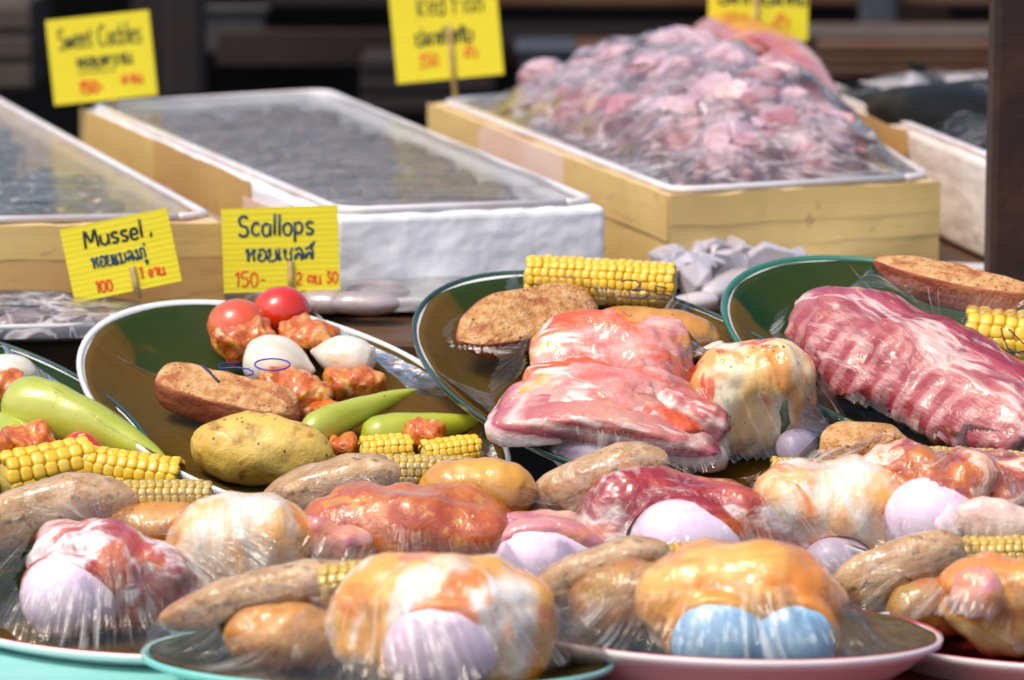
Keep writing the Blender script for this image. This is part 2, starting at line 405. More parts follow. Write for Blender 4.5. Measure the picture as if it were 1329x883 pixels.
M['film_heap'] = film_mat('film_heap', .05, 1.0, .05, .8, 40, (1, 1.8, 1), (0, 0, .5), hazevar=.05, tint=(.95, .88, .90), crease=.45)


def sign_mat():
    m, n, L, P = new_mat('sign_yellow')
    tc = n.new('ShaderNodeTexCoord').outputs['Object']
    f = noise_node(n, L, mapping(n, L, tc, (3, 60, 1)), 6, 4)
    c = ramp(n, L, f, [(.3, (.80, .66, .015)), (.6, (.84, .72, .02)), (.8, (.70, .56, .02))])
    L.new(c, P.inputs['Base Color'])
    P.inputs['Roughness'].default_value = .55
    wv = n.new('ShaderNodeTexWave')
    wv.bands_direction = 'Y'
    wv.inputs['Scale'].default_value = 85
    wv.inputs['Distortion'].default_value = 1.0
    L.new(tc, wv.inputs['Vector'])
    L.new(bump(n, L, wv.outputs['Fac'], .10, .0012), P.inputs['Normal'])
    return m


M['sign'] = sign_mat()
M['bamboo'] = plain('bamboo', (.50, .34, .12), .55, var=.4, stretch=(1, 1, .1), vscale=90, bmp=.3)
def worn(name, col, stain, dirt, rough=.55, stretch=(1, 1, 4), bmp=.4, coat=0.0, pits=0):
    """Handled foam and tape: broad stains, thin grime lines along the wraps, small dents."""
    m, n, L, P = new_mat(name)
    tc = n.new('ShaderNodeTexCoord').outputs['Object']
    a = noise_node(n, L, tc, 7, 5, .6, .6)
    c = mixc(n, L, ramp(n, L, a, [(.42, (0, 0, 0)), (.68, (.85,) * 3)]), col, stain)
    b = noise_node(n, L, mapping(n, L, tc, (1, 1, 9)), 12, 6, .7, .5)
    c = mixc(n, L, ramp(n, L, b, [(.60, (0, 0, 0)), (.72, (.75,) * 3)]), c, dirt)
    d = noise_node(n, L, tc, 55, 3, .6)
    c = mixc(n, L, ramp(n, L, d, [(.66, (0, 0, 0)), (.74, (.6,) * 3)]), c, dirt)
    L.new(c, P.inputs['Base Color'])
    P.inputs['Roughness'].default_value = rough
    P.inputs['Coat Weight'].default_value = coat
    P.inputs['Coat Roughness'].default_value = .25
    h = math_n(n, L, 'ADD', noise_node(n, L, mapping(n, L, tc, stretch), 14, 3, .5), math_n(n, L, 'MULTIPLY', noise_node(n, L, tc, 240, 2), .25))
    L.new(bump(n, L, h, bmp * .35, .003), P.inputs['Normal'])
    return m


M['foam'] = worn('foam', (.84, .85, .88), (.76, .77, .82), (.58, .48, .42), .6, (1, 1, 1), .45)
M['foam_dirty'] = worn('foam_dirty', (.80, .74, .70), (.66, .50, .42), (.50, .30, .22), .6, (1, 1, 1), .45)
M['foam_tan'] = worn('foam_tan', (.72, .54, .28), (.60, .40, .22), (.30, .18, .09), .55, (1, 1, 5), .5)
M['tape_tan'] = worn('tape_tan', (.74, .53, .20), (.62, .40, .14), (.34, .22, .09), .45, (1, 1, 6), .5, .2)
M['tape_brown'] = worn('tape_brown', (.64, .40, .15), (.52, .30, .11), (.28, .15, .07), .45, (1, 1, 4), .6, .2)
M['tape_pink'] = worn('tape_pink', (.76, .58, .47), (.70, .46, .34), (.42, .24, .16), .55, (1, 1, 1), .8)
M['lip'] = plain('lip', (.78, .76, .76), .35, vcol=(.70, .58, .55), vscale=18, coat=.4)
M['mussel'] = plain('mussel', (.012, .014, .02), .25, coat=.6, vcol=(.05, .035, .02), vscale=60)
M['scallop'] = food('scallop', [(.3, (.05, .018, .012)), (.5, (.11, .045, .03)), (.75, (.26, .17, .12))], 60, dist=.5, rough=.5, bmp=.5)
M['ice'] = plain('ice', (.40, .21, .25), .25, coat=.5, vcol=(.76, .60, .65), vscale=26, bmp=.4, bscale=60)
M['ice_red'] = plain('ice_red', (.42, .17, .20), .25, coat=.5, vcol=(.68, .46, .49), vscale=26, bmp=.4, bscale=60)
M['ice_grey'] = plain('ice_grey', (.66, .60, .66), .08, coat=.8, vcol=(.82, .78, .83), vscale=30, bmp=.3, bscale=60, trans=.3)
M['squid'] = food('squid', [(.3, (.66, .60, .60)), (.7, (.78, .73, .72))], 30, rough=.25, bmp=.1, sss=.25, coat=.8)
M['squid_grey'] = food('squid_grey', [(.3, (.38, .32, .33)), (.7, (.55, .48, .48))], 30, rough=.25, bmp=.15, sss=.2, coat=.8)
M['red_fish'] = food('red_fish', [(.3, (.55, .10, .05)), (.6, (.70, .20, .09)), (.8, (.75, .36, .22))], 30, rough=.25, bmp=.2, coat=.8, film=.2)
M['dark_fish'] = food('dark_fish', [(.3, (.012, .012, .010)), (.6, (.022, .021, .018)), (.8, (.06, .055, .04))], 30, (.4, 1, 1), rough=.6, bmp=.3, spec=.15)
M['rust_post'] = plain('rust_post', (.022, .007, .004), .65, vcol=(.05, .014, .007), vscale=30, bmp=.5, bscale=80)
M['red_cloth'] = plain('red_cloth', (.20, .004, .005), .55, var=.35, vscale=8, bmp=.1)
M['turq_board'] = plain('turq_board', (.20, .55, .50), .5, vcol=(.30, .62, .57), vscale=6, stretch=(1, 6, 1), bmp=.3, bscale=20)
M['dark_board'] = plain('dark_board', (.02, .012, .008), .6, var=.4)
M['wood_shelf'] = plain('wood_shelf', (.13, .06, .025), .5, var=.5, stretch=(2, 20, 2), vscale=6, bmp=.3)
M['tray_white'] = plain('tray_white', (.72, .72, .74), .3, coat=.4, vcol=(.6, .58, .58), vscale=12)
M['concrete'] = plain('concrete', (.03, .027, .025), .8, var=.4, vscale=3, bmp=.3)
M['bg_dark'] = plain('bg_dark', (.006, .005, .005), .7, var=.4)  # bg base colours are very dark, standing in for the shade behind the stall
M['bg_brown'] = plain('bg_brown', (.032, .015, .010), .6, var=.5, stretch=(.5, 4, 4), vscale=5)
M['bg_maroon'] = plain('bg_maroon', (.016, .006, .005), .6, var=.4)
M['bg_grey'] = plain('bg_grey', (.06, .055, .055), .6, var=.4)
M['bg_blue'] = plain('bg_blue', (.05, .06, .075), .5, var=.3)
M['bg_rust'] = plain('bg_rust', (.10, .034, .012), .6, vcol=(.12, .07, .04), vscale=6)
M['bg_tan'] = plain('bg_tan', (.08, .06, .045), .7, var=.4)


# ------------------------------------------------------------------ object helpers
def link_mesh(name, verts, faces, mat, parent=None, smooth=True, mat_ids=None):
    me = bpy.data.meshes.new(name)
    me.from_pydata([tuple(v) for v in verts], [], [tuple(f) for f in faces])
    for m in (mat if isinstance(mat, (list, tuple)) else [mat]):
        me.materials.append(m)
    if smooth:
        me.polygons.foreach_set('use_smooth', [True] * len(me.polygons))
    if mat_ids is not None:
        me.polygons.foreach_set('material_index', mat_ids)
    me.update()
    o = bpy.data.objects.new(name, me)
    COL.objects.link(o)
    if parent:
        o.parent = parent
    return o


def tag(o, label=None, cat=None, group=None, kind=None):
    for k, v in (('label', label), ('category', cat), ('group', group), ('kind', kind)):
        if v:
            o[k] = v
    return o


def empty(name, loc=(0, 0, 0), mat=None):
    o = bpy.data.objects.new(name, None)
    o.empty_display_size = .02
    COL.objects.link(o)
    o.matrix_world = mat if mat is not None else Matrix.Translation(loc)
    return o


BOXF = [(0, 1, 3, 2), (4, 6, 7, 5), (0, 4, 5, 1), (2, 3, 7, 6), (0, 2, 6, 4), (1, 5, 7, 3)]


def box_vf(x0, x1, y0, y1, z0, z1):
    return [Vector((x, y, z)) for x in (x0, x1) for y in (y0, y1) for z in (z0, z1)], BOXF


def bevel(o, wd=.003, seg=2):
    b = o.modifiers.new('bevel', 'BEVEL')
    b.width = wd
    b.segments = seg
    b.limit_method = 'ANGLE'
    return o


def box_obj(name, x0, x1, y0, y1, z0, z1, mat, parent=None, bv=.003):
    v, f = box_vf(x0, x1, y0, y1, z0, z1)
    o = link_mesh(name, v, f, mat, parent, smooth=False)
    return bevel(o, bv) if bv else o


def interp(ctrl, t):
    ctrl = np.array(ctrl, float)
    # monotone-ish cubic through control points
    x, y = ctrl[:, 0], ctrl[:, 1]
    d = np.gradient(y, x)
    i = np.clip(np.searchsorted(x, t) - 1, 0, len(x) - 2)
    h = x[i + 1] - x[i]
    u = (t - x[i]) / h
    return ((2 * u ** 3 - 3 * u ** 2 + 1) * y[i] + (u ** 3 - 2 * u ** 2 + u) * h * d[i] + (-2 * u ** 3 + 3 * u ** 2) * y[i + 1] + (u ** 3 - u ** 2) * h * d[i + 1])


PROF = {
    'ball': lambda t: np.sqrt(np.clip(1 - (2 * t - 1) ** 2, 0, 1)),
    'potato': lambda t: np.clip(1 - np.abs(2 * t - 1) ** 2.5, 0, 1) ** .5,
    'egg': lambda t: np.sqrt(np.clip(1 - (2 * t - 1) ** 2, 0, 1)) * (1 - .16 * (2 * t - 1)),
    'slab': lambda t: np.clip(1 - np.abs(2 * t - 1) ** 6, 0, 1) ** .4,
    'yam': lambda t: np.clip(1 - np.abs(2 * t - 1) ** 3, 0, 1) ** .6,
    'wedge': lambda t: np.clip(1 - np.abs(2 * t - 1) ** 4, 0, 1) ** .5 * (.45 + .55 * np.sin(np.pi * np.clip(t * .8 + .1, 0, 1))),
    'pepper': lambda t: np.clip(interp([(0, .0), (.02, .45), (.07, .8), (.2, 1), (.4, .88), (.65, .62), (.85, .36), (.95, .17), (1, 0)], t), 0, 1.1),
    'rib': lambda t: np.clip(interp([(0, 0), (.03, .35), (.1, .66), (.3, .95), (.55, 1.0), (.75, .92), (.9, .74), (.97, .42), (1, 0)], t), 0, 1.1),
    'onion': lambda t: np.clip(interp([(0, 0), (.04, .42), (.15, .78), (.4, 1), (.62, .93), (.8, .6), (.92, .26), (.98, .1), (1, 0)], t), 0, 1.1),
    'fish': lambda t: np.clip(interp([(0, 0), (.04, .3), (.15, .7), (.35, 1), (.6, .8), (.85, .3), (.93, .2), (1, .05)], t), 0, 1.1),
}


def loft(L, W, H, prof='potato', p=2.0, bend=0, bendy=0, nz=.05, nf=30, nz2=.0, nf2=90, seed=0, nl=34, nr=28, flat=0, ridges=0, twist=0, lobes=0, dents=0, rfreq=430, rmin=.25, rph=1.2):
    """A closed organic body along X: rings with superelliptic sections, bent, then roughened along its normals."""
    t = .5 - .5 * np.cos(np.linspace(0, np.pi, nl))
    f = PROF[prof](t)
    th = np.linspace(0, 2 * np.pi, nr, endpoint=False)
    c, s = np.cos(th), np.sin(th)
    cx = np.sign(c) * np.abs(c) ** (2 / p)
    sx = np.sign(s) * np.abs(s) ** (2 / p)
    V = []
    off = Vector((seed * 3.17, seed * 1.91, seed * 2.3))
    for i in range(nl):
        x = (t[i] - .5) * L
        q = (2 * t[i] - 1)
        zc = -bend * q * q + bend * .4
        yc = -bendy * q * q
        ww = W * .5 * f[i]
        hh = H * .5 * f[i]
        tw = twist * q
        for j in range(nr):
            lb = 1 + lobes * math.cos(3 * th[j] + .7) * math.sin(math.pi * t[i]) if lobes else 1
            y, z = cx[j] * ww * lb, sx[j] * hh * lb
            if flat and z < 0:
                z *= (1 - flat)
            y, z = y * math.cos(tw) - z * math.sin(tw), y * math.sin(tw) + z * math.cos(tw)
            P0 = Vector((x, y + yc, z + zc))
            rad = Vector((q * L * .25, y, z))
            rn = rad.normalized() if rad.length > 1e-6 else Vector((q, 0, 0))
            d = 0
            sz = min(W, H, L)
            if nz:
                d += nz * sz * mnoise.fractal(P0 * nf + off, .6, 2.0, 3)
            if nz2:
                d += nz2 * sz * mnoise.ridged_multi_fractal(P0 * nf2 + off, .8, 2.0, 3, .9, 2)* .5
            if dents:
                q_ = mnoise.voronoi(P0 * 55 + off)[0][0]
                d -= dents * sz * max(0, .32 - q_) * 1.6
            if ridges:
                d += ridges * sz * math.sin(x * rfreq + rph * mnoise.noise(P0 * 40 + off)) * max(0, rmin - c[j]) * math.sin(math.pi * t[i])
            if 0 < i < nl - 1:
                P0 = P0 + rn * d
            V.append(P0)
    F = []
    for i in range(nl - 1):
        for j in range(nr):
            k = (j + 1) % nr
            F.append((i * nr + j, i * nr + k, (i + 1) * nr + k, (i + 1) * nr + j))
    # t=0 / t=1 rings are points already (profile zero): close them
    F.append(tuple(reversed(range(nr))) [::-1])
    F.append(tuple((nl - 1) * nr + j for j in reversed(range(nr)))[::-1])
    return V, F


def tube_vf(pts, r, n=6, flatz=1.0, up=Vector((0, 0, 1))):
    V, F = [], []
    m = len(pts)
    for i, p in enumerate(pts):
        a = pts[max(0, i - 1)]
        b = pts[min(m - 1, i + 1)]
        d = (b - a)
        d = d.normalized() if d.length > 1e-9 else Vector((1, 0, 0))
        u = up - d * up.dot(d)
        if u.length < 1e-4:
            u = Vector((1, 0, 0)) - d * d.x
        u.normalize()
        s = d.cross(u)
        rr = r[i] if isinstance(r, (list, tuple)) else r
        for k in range(n):
            an = 2 * math.pi * k / n
            V.append(p + s * (math.cos(an) * rr) + u * (math.sin(an) * rr * flatz))
    for i in range(m - 1):
        for k in range(n):
            q = (k + 1) % n
            F.append((i * n + k, (i + 1) * n + k, (i + 1) * n + q, i * n + q))
    F.append(tuple(range(n)))
    F.append(tuple((m - 1) * n + k for k in reversed(range(n))))
    return V, F


def merge(parts):
    V, F = [], []
    for v, f in parts:
        o = len(V)
        V += list(v)
        F += [tuple(i + o for i in q) for q in f]
    return V, F


# ------------------------------------------------------------------ setting
gm = 60
link_mesh('ground', [(-gm, -gm, -.85), (gm, -gm, -.85), (gm, gm, -.85), (-gm, gm, -.85)], [(0, 1, 2, 3)], M['concrete'])['kind'] = 'structure'

TZ = -.043
tb = empty('display_table', (0, 0, -.85))
tag(tb, 'stepped market display table under a red cloth, carrying all plates', 'table')


def tpart(name, x0, x1, y0, y1, z0, z1, mat):
    return box_obj(name, x0, x1, y0, y1, z0 + .85, z1 + .85, mat, tb, .004)


tpart('red_table_top', -1.2, 1.2, -.62, -.165, TZ - .02, TZ, M['red_cloth'])
tpart('plate_step', -1.2, 1.2, -.16, .245, TZ - .02, -.041, M['dark_board'])
tpart('box_shelf', -1.5, 1.5, .25, 1.35, .02, .048, M['wood_shelf'])
tpart('front_skirt', -1.2, 1.2, -.60, -.58, -.85, TZ - .022, M['red_cloth'])
for sx in (-1.1, 1.1):
    for y0 in (-.55, 1.2):
        tpart('leg', sx - .03, sx + .03, y0, y0 + .06, -.85, -.075, M['dark_board'])
for sx in (-1.1, 1.1):
    tpart('shelf_riser', sx - .02, sx + .02, .30, 1.3, -.07, .018, M['dark_board'])
a = UZ(238, 870, TZ)
bd = box_obj('painted_board', -.75, a.x + .02, -.50, -.17, TZ + .0004, TZ + .0016, M['turq_board'], None, .0004)
tag(bd, 'turquoise painted board lying on the table under the plates', 'board')


# ------------------------------------------------------------------ plates
class Plate:
    def __init__(s, label, px, py, y, tilt, rx, ry, yaw, mode, body, rim=None, leaf='leaf', leaf_label='', height=.020, lean=0, rimw=.003, rimline=False, midrib=None):
        s.c = U(px, py, y)
        s.mode = mode
        s.rx, s.ry = rx, ry
        s.mat = Matrix.Translation(s.c) @ Matrix.Rotation(R(lean), 4, 'Y') @ Matrix.Rotation(R(tilt), 4, 'X') @ Matrix.Rotation(R(yaw), 4, 'Z')
        s.n = s.mat.to_3x3() @ Vector((0, 0, 1))
        s.mpp = mpp(s.c)
        s.height = height
        s.foods = []
        s.root = empty('serving_plate', mat=s.mat)
        tag(s.root, label, 'plate')
        # plane z=0 is the rim plane; the well lies at -height
        NS, prof = 96, [(0, -height), (.35, -height), (.62, -height * .98), (.74, -height * .82), (.86, -height * .42), (.95, -height * .10), (.985, 0), (1.0, .0008), (1.006, -.0006), (1.0, -.0028), (.95, -height * .1 - .004), (.86, -height * .42 - .005), (.74, -height * .82 - .005), (.66, -height - .003), (.64, -height - .008), (.60, -height - .008), (.58, -height - .004), (0, -height - .004)]
        V, F = [], []
        for r, z in prof:
            for k in range(NS):
                an = 2 * math.pi * k / NS
                V.append(Vector((rx * r * math.cos(an), ry * r * math.sin(an), z)))
        for i in range(len(prof) - 1):
            for k in range(NS):
                q = (k + 1) % NS
                F.append((i * NS + k, (i + 1) * NS + k, (i + 1) * NS + q, i * NS + q))
        link_mesh('dish', V, F, body, s.root)
        if rim:
            V, F = [], []
            if rimline:
                pr = [(1 - rimw * 2.6 / rx, -.0012), (1 - rimw * 2.4 / rx, .0003), (1 - rimw / rx, .0011), (1 - rimw * .8 / rx, -.0004)]
            else:
                pr = [(1 - rimw * 2.2 / rx, -.0016), (1 - rimw * 2 / rx, .0010), (1 - rimw * .5 / rx, .0022), (1.004, .0018), (1.009, .0002), (1.004, -.0020)]
            for r, z in pr:
                for k in range(NS):
                    an = 2 * math.pi * k / NS
                    V.append(Vector((rx * r * math.cos(an), ry * r * math.sin(an), z)))
            for i in range(len(pr) - 1):
                for k in range(NS):
                    q = (k + 1) % NS
                    F.append((i * NS + k, (i + 1) * NS + k, (i + 1) * NS + q, i * NS + q))
            link_mesh('rim_band', V, F, rim, s.root)
        if leaf:
            V, F = [], []
            rr = [0, .2, .4, .6, .74, .86, .95, .984]
            for r in rr:
                for k in range(NS):
                    an = 2 * math.pi * k / NS
                    x, yy = rx * r * math.cos(an), ry * r * math.sin(an)
                    wob = 1 - (.03 * (.5 + .5 * mnoise.noise(Vector((math.cos(an) * 3, math.sin(an) * 3, s.c.x * 9)))) if r > .8 else 0)
                    z = np.interp(r * wob, [q[0] for q in prof[:8]], [q[1] for q in prof[:8]]) + .0016 + .0006 * mnoise.noise(Vector((x * 40, yy * 40, 0)))
                    V.append(Vector((x * wob, yy * wob, z)))
            for i in range(len(rr) - 1):
                for k in range(NS):
                    q = (k + 1) % NS
                    F.append((i * NS + k, (i + 1) * NS + k, (i + 1) * NS + q, i * NS + q))
            lo = link_mesh('banana_leaf', V, F, M[leaf])
            lo.matrix_world = s.mat
            # underside thickness
            sm = lo.modifiers.new('thick', 'SOLIDIFY')
            sm.thickness = .0006
            if midrib:
                mv, mf = [], []
                (xa, ya), (xb, yb) = midrib
                pts, rad = [], []
                for k in range(25):
                    u = k / 24
                    x = (xa + (xb - xa) * u) * rx
                    yy = (ya + (yb - ya) * u + .05 * math.sin(u * 3.1)) * ry
                    rr_ = math.hypot(x / rx, yy / ry)
                    z = np.interp(min(rr_, .97), [q[0] for q in prof[:8]], [q[1] for q in prof[:8]]) + .0017
                    pts.append(Vector((x, yy, z)))
                    rad.append(.0009 - .0005 * u)
                mv, mf = tube_vf(pts, rad, 8, .5)
                link_mesh('midrib', mv, mf, M['midrib'], lo)
            tag(lo, leaf_label, 'leaf')

    def pt(s, px, py, v):
        if s.mode == 'h':
            r = ray(px, py)
            o = s.c + s.n * (v - s.height + .003)
            return CAM + r * ((o - CAM).dot(s.n) / r.dot(s.n))
        return U(px, py, s.c.y + v)

    def rim(s, a):
        return s.mat @ Vector((s.rx * math.cos(a), s.ry * math.sin(a), .001))


def frame(p, q, up, roll=0):
    x = (q - p).normalized()
    z = (up - x * up.dot(x)).normalized()
    y = z.cross(x)
    m = Matrix((x, y, z)).transposed().to_4x4()
    m.translation = (p + q) / 2
    return m @ Matrix.Rotation(R(roll), 4, 'X')


def put(plate, name, label, cat, mat, a, b, W, H, roll=0, up=None, **kw):
    """An organic food item whose long axis runs from point a to point b (pixel x, pixel y, height or depth); W across, H thick, both in photo pixels."""
    p, q = plate.pt(*a), plate.pt(*b)
    L = (q - p).length
    V, F = loft(L, W * plate.mpp, H * plate.mpp, **kw)
    o = link_mesh(name, V, F, M[mat])
    o.matrix_world = frame(p, q, up or (plate.n if plate.mode == 'h' else Vector((0, -.15, 1))), roll)
    tag(o, label, cat)
    plate.foods.append(o)
    DIM[o.name] = (L / 2, W * plate.mpp / 2, H * plate.mpp / 2)
    return o


DIM = {}


def add_child(o, name, V, F, mat):
    c = link_mesh(name, V, F, M[mat], o)
    return c


def corn(plate, label, a, b, D, mat='kernel', rows=15, single=True, cut=True, taper=.12, roll=0, up=None, group=None, arc=360, name='corn_piece'):
    p, q = plate.pt(*a), plate.pt(*b)
    L = (q - p).length
    Rr = D * plate.mpp / 2
    V, F = loft(L * 1.03, 2 * Rr * .86, 2 * Rr * .86, 'slab', nz=.02, nl=24, nr=24)
    o = link_mesh(name, V, F, M['cob'])
    o.matrix_world = frame(p, q, up or (plate.n if plate.mode == 'h' else Vector((0, 0, 1))), roll)
    tag(o, label, 'corn', group)
    plate.foods.append(o)
    kw_ = 2 * math.pi * Rr * .94 / rows
    kl = kw_ * .86
    nk = max(3, int(L * .97 / kl))
    # one kernel: a rounded tooth
    kv, kf = [], []
    prof = [(0, 1.04), (.5, 1.12), (.82, 1.02), (.97, .72), (1.0, .25)]
    for h, s in prof:
        for k in range(8):
            an = 2 * math.pi * (k + .5) / 8
            ex = .6
            cx = math.copysign(abs(math.cos(an)) ** ex, math.cos(an))
            sx = math.copysign(abs(math.sin(an)) ** ex, math.sin(an))
            kv.append(Vector((cx * s * .5 * kl * 1.04, sx * s * .5 * kw_ * 1.02, h * Rr * .27)))
    for i in range(len(prof) - 1):
        for k in range(8):
            j = (k + 1) % 8
            kf.append((i * 8 + k, i * 8 + j, (i + 1) * 8 + j, (i + 1) * 8 + k))
    kf.append(tuple((len(prof) - 1) * 8 + k for k in range(8)))
    rnd = random.Random(int(a[0] * 7 + a[1]))
    first = None
    many = []
    for r in range(rows):
        an = 2 * math.pi * r / rows
        for k in range(nk):
            t = (k + .5) / nk
            x = (t - .5) * L * .985 + (kl * .25 if r % 2 else -kl * .05) * .6
            sc_ = 1 - taper * max(0, (t - .55) / .45) ** 2
            base = Rr * .745 * sc_
            mtx = Matrix.Rotation(an, 4, 'X') @ Matrix.Translation((x, 0, base)) @ Matrix.Rotation(rnd.uniform(-.12, .12), 4, 'Y') @ Matrix.Diagonal((rnd.uniform(.90, 1.08), sc_ * rnd.uniform(.94, 1.05), rnd.uniform(.80, 1.10) * sc_, 1))
            wn = (o.matrix_world @ Matrix.Rotation(an, 4, 'X')).to_3x3() @ Vector((0, 0, 1))
            view = (CAM - plate.c).normalized()
            if single:
                if wn.dot(view) < -.25:
                    many.append(([mtx @ v for v in kv], kf))
                    continue
                if first is None:
                    c = link_mesh('kernel', kv, kf, M[mat], o)
                    first = c
                else:
                    c = first.copy()
                    COL.objects.link(c)
                    c.parent = o
                c.matrix_local = mtx
            else:
                many.append(([mtx @ v for v in kv], kf))
    if many:
        V, F = merge(many)
        c = link_mesh('kernels', V, F, M[mat], o)
        c['kind'] = 'stuff'
    return o


def bvh_of(plate):
    parts = []
    for o in plate.foods:
        mw = o.matrix_world
        parts.append(([mw @ v.co for v in o.data.vertices], [tuple(p.vertices) for p in o.data.polygons]))
    V, F = merge(parts)
    return BVHTree.FromPolygons(V, F)


def film(plate, label, fans, mat='film_plate'):
    """Cling film: for each fan, a pleated sheet stretched from the plate's rim up to where it touches the food."""
    bv = bvh_of(plate)
    NR = 720
    rim = [plate.rim(2 * math.pi * k / NR) for k in range(NR)]
    fwd = Vector((0, CY, -SY))

    def proj(p):
        d = p - CAM
        z = d.dot(fwd)
        return (664.5 + d.x / z * FPX, 441.5 - d.dot(Vector((0, SY, CY))) / z * FPX)
    rp = [proj(p) for p in rim]

    def on_rim(x, y):
        k = min(range(NR), key=lambda i: (rp[i][0] - x) ** 2 + (rp[i][1] - y) ** 2)
        return rim[k]

    def on_food(x, y):
        r = ray(x, y)
        h = bv.ray_cast(CAM, r)
        if h[0] is not None:
            return h[0] - r * .0018
        h = bv.find_nearest(plate.pt(x, y, .02 if plate.mode == 'h' else 0))
        return plate.pt(x, y, .022 if plate.mode == 'h' else 0)

    def poly(pts, n):
        pts = [Vector(p) for p in pts]
        d = [0]
        for i in range(1, len(pts)):
            d.append(d[-1] + (pts[i] - pts[i - 1]).length)
        out = []
        for i in range(n):
            t = d[-1] * i / (n - 1)
            k = 1
            while k < len(d) - 1 and d[k] < t:
                k += 1
            u = (t - d[k - 1]) / max(1e-9, d[k] - d[k - 1])
            out.append(pts[k - 1].lerp(pts[k], u))
        return out
    parts, uvs = [], []
    for fi, (rimpts, foodpts, pleats, amp, sag) in enumerate(fans):
        n = max(40, pleats * 8)
        nv = 10
        A = poly([on_rim(*p) for p in rimpts], n)
        B = poly([(on_rim(*p[:2]) if len(p) == 3 else on_food(*p)) for p in foodpts], n)
        V, F = [], []
        for i in range(n):
            u = i / (n - 1)
            ph = mnoise.noise(Vector((u * pleats * .6, fi * 3.3, 0))) * 2.2
            for j in range(nv + 1):
                v = j / nv
                p = A[i].lerp(B[i], v)
                nrm = plate.n * .6 + (CAM - plate.c).normalized() * .6
                s = math.sin(math.pi * v)
                p = p - plate.n * (sag * 4 * v * (1 - v))
                k = math.sin(u * pleats * 2 * math.pi + ph * 2)
                p = p + nrm * (amp * (.35 + .65 * s) * (.5 + .5 * mnoise.noise(Vector((u * 9, fi, 2)))) * math.copysign(abs(k) ** .6, k))
                V.append(p)
        for i in range(n - 1):
            for j in range(nv):
                F.append((i * (nv + 1) + j, (i + 1) * (nv + 1) + j, (i + 1) * (nv + 1) + j + 1, i * (nv + 1) + j + 1))
        parts.append((V, F))
        uvs.append([((i / (n - 1)) * pleats * .45 + fi * 7, j / nv * .8, 0) for i in range(n) for j in range(nv + 1)])
    inv = plate.mat.inverted()

    def fan_attr(o, uv):
        at = o.data.attributes.new('fan', 'FLOAT_VECTOR', 'POINT')
        for k, v in enumerate(uv):
            at.data[k].vector = v
    o = empty('cling_film', mat=plate.mat)
    for (V, F), uv in zip(parts, uvs):
        fan_attr(link_mesh('film_fold', [inv @ v for v in V], F, M[mat], o), uv)
    tag(o, label, 'cling film')
    plate.film = o
    return o


def wrap(meat, egg, ct=.5, lip=1.1, down=.25, side=0):
    """Fold the meat round an egg: it closes over the egg's top, back and sides and leaves an opening towards the table's front."""
    mi = egg.matrix_world.inverted()
    d = DIM[egg.name]
    c = egg.matrix_world.translation
    od = (CAM - c).normalized() + Vector((side, 0, -down))
    od = mi.to_3x3() @ od
    od = Vector((od.x, od.y, od.z)).normalized()
    mw, mwi = meat.matrix_world, meat.matrix_world.inverted()
    for v in meat.data.vertices:
        q = mi @ (mw @ v.co)
        u = Vector((q.x / d[0], q.y / d[1], q.z / d[2]))
        r = u.length
        if r > 1.6 or r < 1e-5:
            continue
        un = u / r
        wob = .16 * mnoise.noise(un * 2.3 + Vector((c.x * 40, 0, 0)))
        k = un.dot(od) + wob
        if k > ct + .06:
            r2 = min(r, .84)
        elif k > ct:
            r2 = min(r, .84) if r < 1 else r
            r2 = .97
        else:
            r2 = max(r, lip + .06 * (k - ct + .5 if k > ct - .5 else 0))
        u = un * r2
        v.co = mwi @ (egg.matrix_world @ Vector((u.x * d[0], u.y * d[1], u.z * d[2])))
    meat.data.update()
    if 'relax' not in meat.modifiers:
        sm = meat.modifiers.new('relax', 'SMOOTH')
        sm.factor = .5
        sm.iterations = 2


